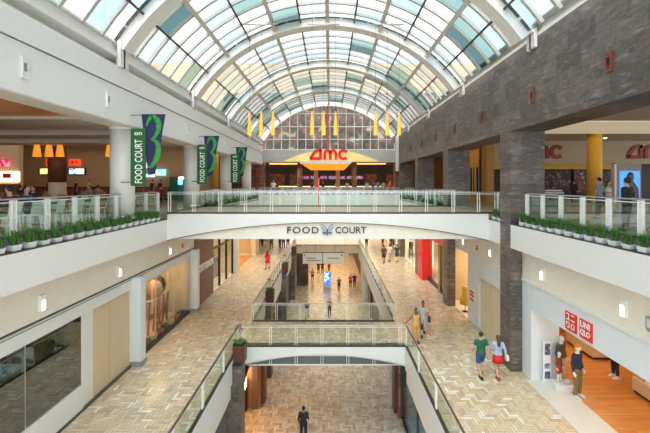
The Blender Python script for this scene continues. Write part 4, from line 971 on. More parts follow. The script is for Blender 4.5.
# ------------------------------------------------------------------ hall on the slate side
wall('wall_hall_end', mat('ochre_wall_c', (.30, .17, .05), .6), XR+1.5, 13.5, 44.2, 44.4, Z3, 3.4)
struct(B('ceiling_cinema_hall', 'ceil', XR+1.45, 36, -4, 44.6, 3.5, 3.6)); DW = 31.0
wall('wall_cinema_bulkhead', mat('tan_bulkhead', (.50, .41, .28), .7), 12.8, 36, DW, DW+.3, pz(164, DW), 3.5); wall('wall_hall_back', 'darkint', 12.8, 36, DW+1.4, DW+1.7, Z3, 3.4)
struct(B('wall_hall_yellow_beam', 'yellow', 12.8, 25, DW+.3, DW+.5, pz(169, DW), pz(163.5, DW)))
for i, x0 in enumerate((15.0, 24.2)):
    t = thing('wall_letters', ['dark red cinema letters partly hidden behind the slate pillar', 'dark red cinema letters cut by the picture edge, above the blue screen'][i], 'sign', (x0, DW-.1, 2.1)); mb = MB(); amc(mb, x0, pz(158.5, DW), 1.08, DW-.12, DW-.01); mb.build('letters', 'darkred', t)
cv = thing('ceiling_cove', 'pale lit recess in the ceiling near the yellow column', 'ceiling light', (16, 24, 3.4)); MB().box(13, 22, 21, 26, 3.44, 3.49).build('lit_panel', mat('pale_cove', (.9, .8, .6), .5, emit=(1, .85, .6), es=.18), cv)
t = thing('yellow_column', 'round yellow column behind the man in the grey blue shirt', 'column', (pxx(594.5, 26.4), 26.4, Z3)); MB().lathe(pxx(594.5, 26.4), 26.4, [(.45, Z3), (.45, 3.5)], 24).build('shaft', 'yellow', t)
wall('wall_hall_side_yellow', mat('ochre_wall', (.50, .27, .06), .6), 13.2, 13.5, 31.3, 44.4, Z3, 3.4)
struct(B('wall_hall_yellow_front', mat('ochre_wall_b', (.50, .27, .06), .6), 12.6, 13.2, DW-.4, DW+.6, Z3, 3.4))
for i in range(4):
    y = 32.0+i*2.9; t = thing('hall_window', 'dark window with pale bars set in the ochre hall wall', 'window', (13.2, y, -.9), 0, 'dark windows in the ochre wall')
    MB().box(13.12, 13.19, y, y+2.1, -.9, 1.5).build('dark_pane', 'black', t)
    for q in (0, .7, 1.4, 2.1): MB().box(13.06, 13.12, y+q-.03, y+q+.03, -.9, 1.5).build('bar', 'wsteel', t)
M['posterA'] = blotch('crowd_poster', [(.01,.01,.012), (.09,.015,.012), (.02,.03,.06), (.25,.16,.1), (.03,.02,.02)], 2.6, .5, .05)
M['posterB'] = blotch('white_red_poster', [(.3,.25,.2), (.05,.03,.03), (.2,.03,.03), (.32,.27,.22)], 1.3, .5, .1)
for a, b_, c, d, m, l in ((545, 571, 170, 191, 'posterA', 'dark film poster crowded with red figures next to the slate pillar'), (574, 588, 170, 192, 'posterB', 'pale film poster with a red swirl beside the yellow column'), (601, 612, 172, 190, 'posterA', 'narrow orange film poster just past the yellow column')):
    t = thing('film_poster', l, 'poster', (pxx((a+b_)/2, DW), DW+.6, -.6)); MB().box(pxx(a, DW+.7), pxx(b_, DW+.7), DW+.7, DW+.8, pz(d, DW), pz(c, DW)).build('print', m, t)
    MB().box(pxx(a, DW+.7)-.06, pxx(b_, DW+.7)+.06, DW+.8, DW+.86, pz(d, DW)-.06, pz(c, DW)+.06).build('frame', 'dark', t)
t = thing('poster_display', 'tall grey framed display with a glowing blue film picture', 'display', (23.6, 27.5, Z3)); DP = 27.5
MB().box(pxx(616, DP), pxx(642, DP), DP+.05, DP+.3, Z3, pz(163, DP)).build('surround', 'grey', t); MB().box(pxx(614, DP), pxx(616, DP), DP-.05, DP+.3, Z3, pz(164, DP)).build('steel_post', 'wsteel', t)
MB().box(pxx(620, DP), pxx(640, DP), DP, DP+.05, pz(200, DP), pz(171, DP)).build('blue_picture', mat('blue_backlit', (.05, .25, .8), .4, emit=(.05, .3, 1), es=.7, var=.4, vs=3), t)
MB().ball((pxx(630.5, DP), DP, pz(177, DP)), .33, .85, .12, 1.1).build('dark_head_print', 'black', t); MB().prism([(pxx(623, DP), pz(200, DP)), (pxx(625, DP), pz(185, DP)), (pxx(629, DP), pz(181, DP)), (pxx(633, DP), pz(181, DP)), (pxx(638, DP), pz(188, DP)), (pxx(639, DP), pz(200, DP))], 'y', DP-.04, DP).build('dark_figure_print', 'black', t)
t = thing('condiment_stand', 'white topped low stand near the slate pillar behind the railing', 'stand', (pxx(551, 21), 21, Z3)); xx = pxx(551, 21); MB().box(xx-.45, xx+.45, 20.7, 21.3, Z3+1.02, Z3+1.1).box(xx-.5, xx+.5, 20.65, 21.35, Z3+.9, Z3+.98).build('top', 'white', t); MB().box(xx-.4, xx+.4, 20.75, 21.25, Z3, Z3+.9).build('body', 'dark', t)
for i, (x, y) in enumerate([(xx, yy) for yy in (18, 24, 29) for xx in (12, 16, 21, 26)]):
    tag(MB().lathe(x, y, [(.1, 3.50), (.1, 3.47)], 8).build('downlight', 'downl'), 'small ceiling downlight in the hall behind the slate pillars', 'ceiling light', 'downlights in the slate side hall')

# ------------------------------------------------------------------ banners
def banner(i, y, gx0, gx1, gy0, gy1, bx0, bx1, by0, bxa, bxb, by1, where):
    t = thing('vertical_banner', 'green vertical banner with white food court lettering, %s' % where, 'banner', (pxx(gx0, y), y, pz(gy1, y)))
    MB().box(pxx(gx0, y), pxx(gx1, y), y-.03, y, pz(gy1, y), pz(gy0, y)).build('green_cloth', 'bgreen', t)
    h_ = pz(gy0, y)-pz(gy1, y); w_ = pxx(gx1, y)-pxx(gx0, y)
    textmesh('lettering', 'FOOD COURT', 'white_txt', (pxx(gx0, y)+w_*.78, y-.031, pz(gy1, y)+h_*.05), ZP, XN, h_*.76, w_*.5, .012, t, .012)
    textmesh('lettering', 'on', 'white_txt', (pxx(gx0, y)+w_*.25, y-.031, pz(gy0, y)-h_*.12), XP, ZP, w_*.5, h_*.055, .012, t, .01)
    b_ = thing('number_banner', 'blue tapering banner with a large green numeral three, %s' % where, 'banner', (pxx(bx1, y), y+.05, pz(by1, y)))
    MB().prism([(pxx(bxa, y), pz(by1, y)), (pxx(bxb, y), pz(by1-1, y)), (pxx(bx1, y), pz(by0, y)), (pxx(bx0, y), pz(by0, y))], 'y', y+.03, y+.06).build('blue_cloth', 'bblue', b_)
    W = pxx(bx1, y)-pxx(bx0, y); H = pz(by0, y)-pz(by1, y); ox, oz = pxx(bx0, y), pz(by1, y)
    c1 = [(.22+.0, .80), (.30, .90), (.45, .955), (.62, .93), (.73, .85), (.72, .74), (.60, .64), (.42, .58)]; c2 = [(.42, .575), (.62, .56), (.72, .47), (.70, .34), (.58, .22), (.42, .14), (.28, .13)]
    mb = MB()
    for c in (c1, c2):
        n = len(c)
        for k in range(n-1):
            wd0 = .03+.085*math.sin(math.pi*k/(n-1)); wd1 = .03+.085*math.sin(math.pi*(k+1)/(n-1))
            (xa, za), (xb, zb) = c[k], c[k+1]; dx, dz = (xb-xa)*W, (zb-za)*H; l = math.hypot(dx, dz); nx, nz = -dz/l, dx/l
            mb.prism([(ox+xa*W+nx*wd0*W, oz+za*H+nz*wd0*W), (ox+xb*W+nx*wd1*W, oz+zb*H+nz*wd1*W), (ox+xb*W-nx*wd1*W, oz+zb*H-nz*wd1*W), (ox+xa*W-nx*wd0*W, oz+za*H-nz*wd0*W)], 'y', y+.015, y+.029)
    mb.build('green_numeral', 'numgreen', b_)
    for z in (pz(by0, y)-.03, pz(gy1, y)+.15):
        MB().tube([(XL-.1 if z > 1.5 else -8.3, y+.08, z), (pxx(bx1 if z > 1.5 else gx1, y)-.02, y+.08, z)], .018, 6).build('bracket', 'dark', b_)
banner(0, 15.0, 131, 146, 128.5, 186, 141, 165, 114, 148, 154.5, 175, 'nearest the viewer')
banner(1, 22.8, 197.3, 207, 144.5, 184, 203.7, 219, 135.8, 207, 212, 176.5, 'the middle one of three')
banner(2, 30.4, 230.7, 239.3, 154, 183, 235.7, 247.4, 147, 238.5, 243, 177, 'the farthest one of three')

# ------------------------------------------------------------------ potted grass on the ledges
proto = thing('potted_grass', 'x', 'plant', (0, 0, 0)); proto['kind'] = 'thing'
MB().ring([[(-a, -b_, z), (a, -b_, z), (a, b_, z), (-a, b_, z)] for a, b_, z in ((.085, .12, 0), (.105, .15, .14), (.095, .14, .14), (.09, .13, .12))], False).build('pot', 'pot', proto)
gb = MB(); rgr = random.Random(5)
for k in range(75):
    a = rgr.uniform(0, 6.283); r = rgr.uniform(.1, .38); bx_, by_ = rgr.uniform(-.05, .05), rgr.uniform(-.08, .08); hh = rgr.uniform(.16, .46)
    c, s_ = math.cos(a), math.sin(a); wv = (-s_*.014, c*.014)
    p = [(bx_, by_, .13), (bx_+r*.35*c, by_+r*.35*s_, .13+hh*.75), (bx_+r*c, by_+r*s_, .13+hh*rgr.uniform(.7, 1.0))]
    gb.quad((p[0][0]-wv[0], p[0][1]-wv[1], p[0][2]), (p[0][0]+wv[0], p[0][1]+wv[1], p[0][2]), (p[1][0]+wv[0], p[1][1]+wv[1], p[1][2]), (p[1][0]-wv[0], p[1][1]-wv[1], p[1][2]))
    gb.quad((p[1][0]-wv[0], p[1][1]-wv[1], p[1][2]), (p[1][0]+wv[0], p[1][1]+wv[1], p[1][2]), (p[2][0]+wv[0]*.2, p[2][1]+wv[1]*.2, p[2][2]), (p[2][0]-wv[0]*.2, p[2][1]-wv[1]*.2, p[2][2]))
gb.build('grass', 'green', proto)
spots = []
y = 8.2
while y < 18.2: spots.append((XL-.17, y, -1.70, 'white pot of green grass on the food court balcony ledge before the bridge', 'grass pots on the near food court ledge')); y += .5
y = 8.0
while y < 16.0: spots.append((XR+.17, y, -1.70, 'white pot of green grass on the ledge above the red logo shop', 'grass pots on the ledge above the logo shop')); y += .5
for y in (17.5, 18.1): spots.append((XR+.17, y, -1.70, 'white pot of green grass between slate pillar and bridge end', 'grass pots by the bridge end'))
y = 24.9
while y < 41.8:
    spots.append((XL-.17, y, -1.70, 'white pot of green grass on the ledge beyond the bridge under the banners', 'grass pots beyond the bridge, banner side'))
    spots.append((XR+.17, y, -1.70, 'white pot of green grass on the ledge beyond the bridge by the slate pillars', 'grass pots beyond the bridge, slate side')); y += .62
x = XL+.5
while x < XR-.3: spots.append((x, 42.17, -1.16, 'white pot of green grass on the end parapet before the cinema', 'grass pots before the cinema')); x += .62
for i, (x, y, z, l, g) in enumerate(spots):
    if i == 0: proto.location = (x, y, z); proto['label'] = l; proto['group'] = g
    else: dup(proto, (x, y, z), None if y < 42.1 else math.pi/2, l, g).scale = (1, 1, R.uniform(.85, 1.15))

# ------------------------------------------------------------------ food-court chairs and tables
def mk_chair(m, label, group):
    t = thing('dining_chair', label, 'chair', (0,0,0), 0, group)
    MB().box(-.22, .22, -.22, .22, .44, .47).build('seat', m, t)
    MB().ring([[(-.2-.02*k, -.20-.10*k, .46+.44*k), (.2+.02*k, -.20-.10*k, .46+.44*k), (.2+.02*k, -.225-.10*k, .46+.44*k), (-.2-.02*k, -.225-.10*k, .46+.44*k)] for k in (0, .5, 1)], False).build('backrest', m, t)
    for sx in (-1, 1):
        for sy in (-1, 1): MB().ring([[(sx*(.19+k*.03)+dx, sy*(.19+k*.04)+dy, .45*(1-k)) for dx, dy in ((-.02,-.02),(.02,-.02),(.02,.02),(-.02,.02))] for k in (0, 1)], False).build('leg', m, t)
    return t
cA = mk_chair('plastic', 'x', 'x'); cB = mk_chair(mat('tan_chair', (.45, .33, .2), .5), 'x', 'x')
tb = thing('cafe_table', 'x', 'table'); MB().box(-.45, .45, -.38, .38, .72, .76).build('tabletop', 'dark', tb); MB().lathe(0, 0, [(.04, .03), (.04, .72)], 8).build('pedestal', 'steel', tb); MB().lathe(0, 0, [(.26, 0), (.24, .03)], 12).build('foot', 'dark', tb)
usedA = usedB = usedT = False
def put(pr, flag, loc, rot, label, group):
    global usedA, usedB, usedT
    if not globals()[flag]:
        globals()[flag] = True; pr.location = loc; pr.rotation_euler = (0, 0, rot); pr['label'] = label; pr['group'] = group; return pr
    return dup(pr, loc, rot, label, group)
for (x, y) in ((-10.1, 9.4), (-10.0, 11.3), (-10.0, 13.2), (-10.1, 15.2), (-10.2, 17.4)):
    put(tb, 'usedT', (x, y, Z3), 0, 'dark cafe table pushed close to the balcony glass railing', 'tables along the glass railing')
    for dx, dy, r in ((.72, -.45, math.pi/2), (.74, .42, math.pi/2), (-.75, .0, -math.pi/2)):
        put(cA, 'usedA', (x+dx+R.uniform(-.05, .05), y+dy, Z3), r+R.uniform(-.2, .2), 'pale mint chair at a table along the balcony glass railing', 'mint chairs along the glass railing')
for (x, y) in [(xx, yy) for yy in (13.0, 16, 19.4, 24.5, 28.5) for xx in (-13, -15.2, -17.8, -20.5, -24)]:
    if abs(x+17.5) < .9 and abs(y-23.7) < 1.2: continue
    put(tb, 'usedT', (x, y, Z3), .2, 'dark cafe table farther inside the food court', 'tables inside the food court')
    for dx, dy, r in ((0, -.65, 0), (0, .65, math.pi)):
        put(cB, 'usedB', (x+dx, y+dy, Z3), r+R.uniform(-.25, .25), 'tan chair at a table farther inside the food court', 'tan chairs inside the food court')

# ------------------------------------------------------------------ people
def ell(c, rx, ry, n=14, tilt=0.0):
    return [(c[0]+rx*math.cos(2*math.pi*j/n), c[1]+ry*math.sin(2*math.pi*j/n), c[2]) for j in range(n)]
def pose_points(pose, side):
    """joints for a 1.75 m figure facing +Y; side = -1 left, +1 right"""
    lead = 1 if side > 0 else -1
    if pose == 'sit':
        return dict(hip=(.10*side, 0, .50), knee=(.12*side, .42, .50), ank=(.12*side, .44, .09), sh=(.185*side, -.02, .97), el=(.24*side, .10, .72), wr=(.17*side, .34, .74), dz=-.45)
    if pose == 'walk':
        if lead > 0: d = dict(knee=(.10*side, .20, .50), ank=(.10*side, .27, .09)); arm = dict(el=(.25*side, -.12, 1.15), wr=(.26*side, -.18, .90))
        else: d = dict(knee=(.10*side, .02, .49), ank=(.10*side, -.30, .13)); arm = dict(el=(.25*side, .04, 1.14), wr=(.25*side, .22, .94))
    elif pose == 'reach' and side > 0:
        d = dict(knee=(.11*side, .03, .49), ank=(.11*side, -.02, .09)); arm = dict(el=(.36*side, .05, 1.22), wr=(.58*side, .14, 1.10))
    elif pose == 'bent' and side > 0:
        d = dict(knee=(.11*side, .05, .49), ank=(.11*side, .08, .09)); arm = dict(el=(.25*side, -.06, 1.14), wr=(.22*side, .20, 1.18))
    else:
        d = dict(knee=(.11*side, .03, .49), ank=(.12*side, 0, .09)); arm = dict(el=(.25*side, -.03, 1.14), wr=(.26*side, .04, .88))
    r = dict(hip=(.10*side, 0, .92), sh=(.185*side, 0, 1.42), dz=0); r.update(d); r.update(arm); return r
def remesh(o, v, smooth=True):
    md = o.modifiers.new('remesh', 'REMESH'); md.mode = 'VOXEL'; md.voxel_size = v; md.use_smooth_shade = True
    sm = o.modifiers.new('smooth', 'SMOOTH'); sm.factor = .5; sm.iterations = 2
    return o
def torso(mb, dz, g, z0, z1, fem):
    """lofted trunk between heights z0 and z1, g = extra girth"""
    prof = [(.86, .155, .115), (.92, .17, .125), (1.0, .155, .11), (1.10, .135 if fem else .15, .095), (1.22, .15 if fem else .165, .11), (1.34, .175 if fem else .195, .115), (1.41, .17 if fem else .19, .10), (1.46, .10, .075), (1.49, .055, .055)]
    pts = [p for p in prof if z0-.001 <= p[0] <= z1+.001]
    mb.ring([ell((0, 0, z+dz), rx+g, ry+g) for z, rx, ry in pts])
def hand(mb, wr, el, side):
    w_ = Vector(wr); d = (w_-Vector(el)).normalized(); f = Vector((0, 1, 0)); f = (f - d*f.dot(d)).normalized(); lat = d.cross(f)
    mb.ring([[w_ + d*t + f*(a*.5*wd) + lat*(b_*.014) for a, b_ in ((-1,-1),(1,-1),(1,1),(-1,1))] for t, wd in ((-.01, .05), (.04, .08), (.09, .082))])
    for k, ln in enumerate((.062, .075, .07, .055)):
        b0 = w_ + d*.085 + f*(-.03+.02*k); m_ = b0 + d*ln*.6 + lat*(.012*-side); mb.tube([b0, m_, m_ + d*ln*.4 + lat*(.022*-side)], [.0095, .009, .007], 5)
    th = w_ + d*.03 + f*.035; mb.tube([th, th + d*.03 + f*.025, th + d*.065 + f*.03], [.012, .011, .008], 5)
def person(label, loc, face=0, h=1.75, pose='stand', top=(.2,.2,.2), sleeve='short', low=(.05,.05,.08), lower='trousers', skin='skin', hair='short', haircol='hair', shoes=(.04,.04,.04), name='person', cat='person', group=None, fine=True, fem=False, hat=None, extra=None):
    t = thing(name, label, cat, (0,0,0), 0, group)
    v = .02 if fine else .034
    J = {s: pose_points(pose, s) for s in (-1, 1)}; dz = J[1]['dz']
    body = MB()
    torso(body, dz, 0, .86, 1.49, fem)
    body.tube([(0, 0, 1.44+dz), (0, .005, 1.56+dz)], [.058, .052], 10)
    body.ring([[(x_, y_+.012, z_+dz) for x_, y_, z_ in ell((0, 0, z), rx, ry, 12)] for z, rx, ry in ((1.525, .035, .04), (1.545, .055, .07), (1.59, .07, .088), (1.64, .077, .098), (1.69, .074, .095), (1.73, .055, .07), (1.75, .02, .03))])
    body.tube([(0, .10, 1.655+dz), (0, .128, 1.615+dz)], [.010, .018], 6); body.box(-.022, .022, .09, .108, 1.572+dz, 1.582+dz)
    for s in (-1, 1):
        j = J[s]
        body.ball((s*.08, .005, 1.635+dz), .022, .5, 1, 1.4, n=6, m=5)
        body.tube([(j['hip'][0], j['hip'][1], j['hip'][2]), tuple((Vector(j['hip'])+Vector(j['knee']))/2), j['knee'], tuple(Vector(j['knee'])*.6+Vector(j['ank'])*.4), j['ank']], [.088, .075, .054, .055, .036], 10)
        a = j['ank']; body.tube([(a[0], a[1]-.045, a[2]-.045), (a[0], a[1]+.06, a[2]-.05), (a[0], a[1]+.16, a[2]-.06)], [.036, .036, .026], 8)
        body.tube([(j['sh'][0]*.8, j['sh'][1], j['sh'][2]), j['sh'], tuple((Vector(j['sh'])+Vector(j['el']))/2), j['el'], tuple(Vector(j['el'])*.6+Vector(j['wr'])*.4), j['wr']], [.055, .052, .045, .036, .037, .025], 9)
        hand(body, j['wr'], j['el'], s)
    remesh(body.build('body', skin, t), .013 if fine else .026)
    if hair != 'none' and not hat:
        hb_ = MB(); hb_.ball((0, -.012, 1.665+dz), .1, .88, 1.02, .98, 12, 8)
        if hair == 'long': hb_.ring([ell((0, -.07-.01*k, 1.68-.09*k+dz), .085-.004*k, .045, 10) for k in range(5)])
        if hair == 'bun': hb_.ball((0, -.02, 1.78+dz), .055, n=8, m=6)
        if hair == 'curly': hb_.ball((0, -.03, 1.68+dz), .115, n=12, m=8)
        hb_.build('hair', haircol, t)
    if hat: MB().ball((0, -.008, 1.69+dz), .1, .93, 1.1, .85, 12, 8).build('beanie', hat, t)
    # top
    if top is not None:
        tp = MB(); zlow = .92 if lower != 'dress' else .92
        torso(tp, dz, .016, zlow, 1.46, fem)
        for s in (-1, 1):
            j = J[s]; sh, el, wr = Vector(j['sh']), Vector(j['el']), Vector(j['wr'])
            if sleeve == 'short': tp.tube([(sh.x*.75, sh.y, sh.z-.005), sh, sh+(el-sh)*.7], [.07, .068, .062], 10)
            elif sleeve == 'long': tp.tube([(sh.x*.75, sh.y, sh.z-.005), sh, (sh+el)/2, el, (el+wr)/2, el+(wr-el)*.93], [.07, .067, .06, .052, .047, .038], 10)
            else: tp.tube([(sh.x*.6, sh.y, sh.z), (sh.x*.95, sh.y, sh.z+.01)], [.062, .058], 10)
        remesh(tp.build('top', colmat(top) if isinstance(top, tuple) else top, t), v)
    lo = MB(); lm = colmat(low)
    if lower in ('trousers', 'shorts'):
        lo.ring([ell((0, 0, z+dz), rx, ry) for z, rx, ry in ((.84, .165, .125), (.92, .19, .14), (1.0, .17, .125), (1.04, .16, .118))])
        for s in (-1, 1):
            j = J[s]; hp, kn, an = Vector(j['hip']), Vector(j['knee']), Vector(j['ank'])
            if lower == 'trousers': lo.tube([hp+Vector((0,0,.02)), (hp+kn)/2, kn, (kn+an)/2, kn+(an-kn)*.97], [.105, .092, .075, .068, .06], 10)
            else: lo.tube([hp+Vector((0,0,.02)), (hp+kn)/2, hp+(kn-hp)*.92], [.108, .10, .095], 10)
        remesh(lo.build('trousers' if lower == 'trousers' else 'shorts', lm, t), v)
    elif lower == 'skirt':
        lo.ring([ell((0, .0, z), rx, ry, 18) for z, rx, ry in ((1.02, .145, .105), (.95, .18, .135), (.8, .21, .17), (.62, .235, .21))]); lo.build('skirt', lm, t)
    elif lower == 'dress':
        lo.ring([ell((0, .0, z), rx, ry, 18) for z, rx, ry in ((1.1, .15, .11), (.98, .185, .14), (.8, .22, .18), (.58, .25, .22))]); lo.build('skirt', lm, t)
    for s in (-1, 1):
        a = J[s]['ank']; sh_ = MB(); sh_.tube([(a[0], a[1]-.06, a[2]-.035), (a[0], a[1]+.04, a[2]-.035), (a[0], a[1]+.17, a[2]-.05)], [.046, .05, .036], 8); sh_.box(a[0]-.045, a[0]+.045, a[1]-.1, a[1]+.2, a[2]-.09, a[2]-.065)
        sh_.build('shoe', colmat(shoes, .5, 'leather'), t)
    if extra: extra(t, J)
    t.location = loc; t.rotation_euler = (0, 0, face); t.scale = (h/1.75,)*3
    return t
def bag(col, side=1, sz=.26, drop=.30):
    def f(t, J):
        w_ = J[side]['wr']; t_ = J[side]['wr']
        b_ = MB(); cx, cy, cz = w_[0]+.03*side, w_[1], w_[2]-.10-drop
        b_.ring([[(cx-.05, cy-sz/2*k, z), (cx+.05, cy-sz/2*k, z), (cx+.05, cy+sz/2*k, z), (cx-.05, cy+sz/2*k, z)] for k, z in ((1, cz), (1.05, cz+sz*.5), (.9, cz+sz))], False)
        o = b_.build('carried_bag', colmat(col, .5, 'leather'), t)
        MB().tube([(cx, cy-sz*.3, cz+sz), (cx, cy, cz+drop+.10), (cx, cy+sz*.3, cz+sz)], .012, 5).build('bag_handle', colmat(col, .5, 'leather'), o)
    return f
def pack(col):
    def f(t, J): MB().box(-.13, .13, -.27, -.13, 1.0, 1.42).build('backpack', colmat(col), t)
    return f
def at2(px, py, zf): d = -zf*F/(py-PY); return (pxx(px, d), d, zf)
PI = math.pi
# couple
person('man in green t-shirt and blue shorts walking beside the woman in the red skirt', at2(481, 376, Z2), 0, 1.84, 'walk', (.015,.13,.07), 'short', (.03,.09,.22), 'shorts', shoes=(.03,.02,.02), hair='short')
person('woman with long brown hair, light blue shirt and red skirt', at2(498, 377, Z2), -.05, 1.74, 'walk', (.38,.50,.68), 'long', (.62,.02,.02), 'skirt', hair='long', haircol='hairb', shoes=(.4,.03,.03), fem=True, extra=bag((.75,.72,.68), 1, .2, .0))
person('woman in yellow top and mustard trousers with one hand on the atrium railing', at2(416, 343, Z2), PI, 1.70, 'reach', (.72,.40,.14), 'none', (.70,.36,.10), 'trousers', skin='skin2', hair='bun', fem=True, extra=bag((.02,.02,.02), -1, .26, .05))
person('woman in pale grey outfit with a black handbag behind the woman in yellow', at2(423, 335, Z2), PI-.1, 1.76, 'walk', (.50,.52,.50), 'short', (.52,.54,.52), 'trousers', skin='skin2', hair='bun', fem=True, extra=bag((.02,.02,.02), -1, .28, .05))
person('woman in bright red dress walking away on the banner side walkway', at2(267.5, 269, Z2), -.1, 1.72, 'walk', (.70,.015,.02), 'long', (.70,.015,.02), 'dress', hair='long', fem=True, fine=False)
person('person in brown jacket, left one of the group of three walkers', at2(384, 263, Z2), 0, 1.8, 'walk', (.12,.06,.035), 'long', (.05,.03,.03), 'shorts', fine=False, skin='skin2')
person('person in white shirt and shorts, middle of the three walkers', at2(389.5, 261.5, Z2), 0, 1.8, 'walk', (.75,.74,.70), 'short', (.6,.58,.55), 'shorts', fine=False, hat=None)
person('person in navy shirt, right one of the group of three walkers', at2(397, 262, Z2), 0, 1.82, 'walk', (.03,.05,.13), 'short', (.04,.05,.09), 'shorts', fine=False)
far = [(271.5, 249, (.08,.1,.14), 'walk', 'person in dark clothes walking in the distance on the banner side walkway'), (280, 248, (.10,.2,.42), 'walk', 'person in blue top in the distant group on the banner side walkway'),
       (283.5, 247.5, (.7,.7,.7), 'stand', 'person in white top in the distant group on the banner side walkway'), (288, 247, (.6,.58,.55), 'walk', 'person in pale top farthest right of the distant banner side group'), (262.5, 247, (.12,.06,.05), 'walk', 'person in brown clothes farthest left of the distant banner side group'),
       (366.5, 247.5, (.03,.03,.03), 'walk', 'person in black just past the far railing corner'), (383, 246, (.05,.04,.04), 'walk', 'distant person in dark clothes behind the three walkers, left'), (391, 246.5, (.3,.1,.1), 'walk', 'distant person in dull red behind the three walkers'), (404, 249, (.02,.02,.02), 'stand', 'person in black standing by the distant cream shopfront'), (411, 255, (.02,.02,.02), 'stand', 'person in black standing beside the slate pillar near the red portal')]
for i, (a, b_, c, p, l) in enumerate(far): person(l, at2(a, b_, Z2), R.choice([0, PI, .3]), 1.8, p, c, 'long', (.04,.04,.06), fine=False)
# lowest level
person('man in black suit with a tan bag walking away on the lowest level in the foreground', at2(303.5, 441, Z1), 0, 1.82, 'bent', (.012,.012,.016), 'long', (.012,.012,.016), skin='skin2', extra=bag((.45,.28,.10), -1, .36, .1))
low = [(307, 318, (.02,.03,.04), (.5,.5,.48), 'person in black top seen through the lower bridge railing, left one'), (329.5, 316, (.25,.12,.08), (.04,.03,.03), 'person in brown top seen through the lower bridge railing, right one'),
       (339, 291, (.06,.22,.25), (.03,.03,.04), 'person in teal top standing to the right of the blue screen kiosk'), (350.5, 288, (.75,.12,.10), (.02,.02,.03), 'person in coral red top beside the person in black on the lowest level'), (354.5, 287, (.02,.02,.02), (.02,.02,.02), 'person in black next to the coral red top on the lowest level'),
       (312.5, 281.5, (.55,.52,.50), (.03,.03,.04), 'person in grey white top below the hanging sign on the lowest level'), (318.5, 273.5, (.02,.02,.02), (.02,.02,.02), 'person in black far back on the lowest level, left one'), (322.5, 273, (.03,.02,.02), (.02,.02,.02), 'person in black far back on the lowest level, right one'), (329, 272, (.12,.05,.03), (.04,.02,.02), 'person in brown at the back of the lowest level behind the kiosk')]
for a, b_, c, d, l in low: person(l, at2(a, b_, Z1), R.choice([0, 0, PI]), 1.78, 'walk', c, 'short', d, fine=False)
# food-court hall
def at3(px, d): return (pxx(px, d), d, Z3)
person('dark haired person in maroon top sitting at the mint chairs by the balcony railing', (-9.7, 11.5, Z3), -PI/2+PI, 1.82, 'sit', (.12,.02,.03), 'long', (.03,.03,.04))
person('person in blue top sitting at a table by the balcony railing behind the maroon top', (-10.55, 13.2, Z3), -PI/2, 1.8, 'sit', (.04,.09,.20), 'long', (.03,.03,.04))
seatcol = [(.03,.03,.04), (.25,.03,.03), (.05,.08,.15), (.4,.35,.3), (.02,.02,.02), (.1,.05,.04), (.3,.3,.32), (.06,.1,.06)]
k = 0
for (x, y) in [(-13, 16.65), (-15.2, 15.35), (-17.8, 20.05), (-20.5, 18.75), (-24, 20.05), (-13, 25.15), (-15.2, 24.0), (-20.5, 25.15), (-24, 23.9), (-13, 29.15), (-15.2, 27.85), (-17.8, 29.15), (-20.5, 27.85), (-15.2, 13.65)]:
    nm = ['black', 'dark red', 'navy', 'beige', 'plain black', 'brown', 'grey', 'dark green'][k % 8]
    person('seated diner in a %s top at a tan food court chair' % nm, (x, y, Z3), 0 if (k % 2) else PI, 1.8, 'sit', seatcol[k % 8], 'long', (.03,.03,.04), fine=False, group='seated diners inside the food court'); k += 1
for a, d, c, l in ((152, 31, (.05,.03,.04), 'person in dark clothes standing below the pink screen'), (160, 32, (.02,.02,.03), 'person in black standing below the blue dish screen'), (89, 31, (.55,.5,.45), 'person in pale top standing at the food court counter by the wide blue menu board'), (48, 32, (.04,.04,.04), 'staff in black behind the counter under the yellow menu board'), (76, 32, (.03,.03,.03), 'staff in black behind the counter under the blue menu board')):
    person(l, at3(a, d), PI*.8, 1.8, 'stand', c, 'short', (.03,.03,.04), fine=False)
# cinema lobby
person('man in white shirt standing alone behind the end railing left of the cinema entrance', at3(265.5+8, 43.6), PI, 1.85, 'stand', (.75,.75,.72), 'short', (.1,.1,.12), fine=False)
for a, d, c, l in ((263, 46, (.3,.32,.35), 'person in grey near the red granite pier, banner side of the lobby'), (312, 48, (.3,.05,.04), 'person in dark red in the lobby under the canopy'), (323, 49, (.03,.03,.04), 'person in black in the lobby under the canopy'), (337, 48, (.5,.48,.45), 'person in beige in the lobby under the canopy'), (347, 47.5, (.7,.68,.65), 'person in white in the lobby beside the canopy pier'),
                   (367, 47, (.7,.7,.7), 'person in white queueing right of the cinema canopy'), (373, 46.5, (.04,.08,.2), 'person in navy queueing right of the cinema canopy'), (378, 46, (.05,.25,.28), 'person in teal queueing right of the cinema canopy'), (383.5, 45.5, (.5,.35,.1), 'person in mustard queueing right of the cinema canopy'), (390, 44, (.7,.03,.03), 'person in bright red at the end of the queue by the slate wall')):
    person(l, at3(a, d), R.choice([0, PI, .5]), 1.8, 'stand', c, 'short', (.05,.05,.07), fine=False)
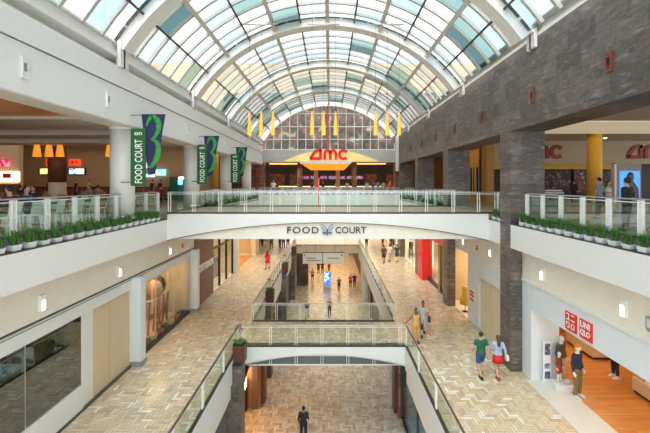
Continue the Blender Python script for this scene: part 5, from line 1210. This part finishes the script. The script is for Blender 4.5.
# slate-side hall
person('man in grey blue shirt leaning in front of the yellow column', at3(599, 15.5), .4, 1.68, 'bent', (.20,.27,.31), 'short', (.05,.05,.06), fine=False)
person('woman in white top facing the man in the grey blue shirt', at3(608.5, 16.6), PI+.6, 1.56, 'bent', (.65,.6,.56), 'short', (.05,.05,.06), fine=False, fem=True, hair='long')
person('dark silhouetted person in black in front of the glowing blue film picture', at3(627, 11.6), .3, 1.60, 'bent', (.01,.01,.012), 'long', (.01,.01,.012), fine=False, hair='curly')
person('person in dark clothes in front of the crowded film poster', at3(574, 27.5), 0, 1.75, 'stand', (.03,.02,.02), 'long', (.02,.02,.03), fine=False)
# mannequins
MK = dict(name='mannequin', cat='mannequin', skin='mann', hair='none')
person('tall mannequin in olive jacket over white shirt at the back of the entrance display', (9.3, 15.3, Z2+.016), PI+.5, 1.88, 'stand', (.09,.085,.055), 'long', (.5,.45,.36), shoes=(.7,.7,.68), **MK)
person('mannequin with orange beanie, navy jacket and khaki trousers at the clothing shop entrance', (9.27, 14.25, Z2+.016), PI+.5, 1.98, 'stand', (.02,.03,.07), 'long', (.20,.15,.06), shoes=(.7,.68,.64), hat=mat('orange_knit', (.75,.28,.03), .8), **MK)
person('child mannequin in rust brown coat on the low white plinth', (8.98, 14.9, Z2+.22), PI+.5, 1.2, 'stand', (.26,.07,.035), 'long', (.5,.05,.04), 'shorts', shoes=(.6,.6,.6), **MK)
person('shopper in black with white trainers between the tables of the wood floored shop', (11.8, 15.7, Z2+.016), PI/2, 1.8, 'stand', (.02,.02,.03), 'long', (.02,.02,.025), shoes=(.8,.8,.78))
tag(MB().ball((9.25, 14.8, Z2+.22+.09), .12, 1.3, .8, .75).build('shoe_display', mat('black_white_print', (.5,.5,.5), .5, var=.9, vs=18)), 'small black and white item at the feet of the child mannequin', 'display item')
for o in SC.objects:
    if 'label' in o and len(o['label'].split()) > 16: o['label'] = ' '.join(o['label'].replace('walking away ', '').replace(' on the lowest level', ' on the lowest floor').split()[:16])
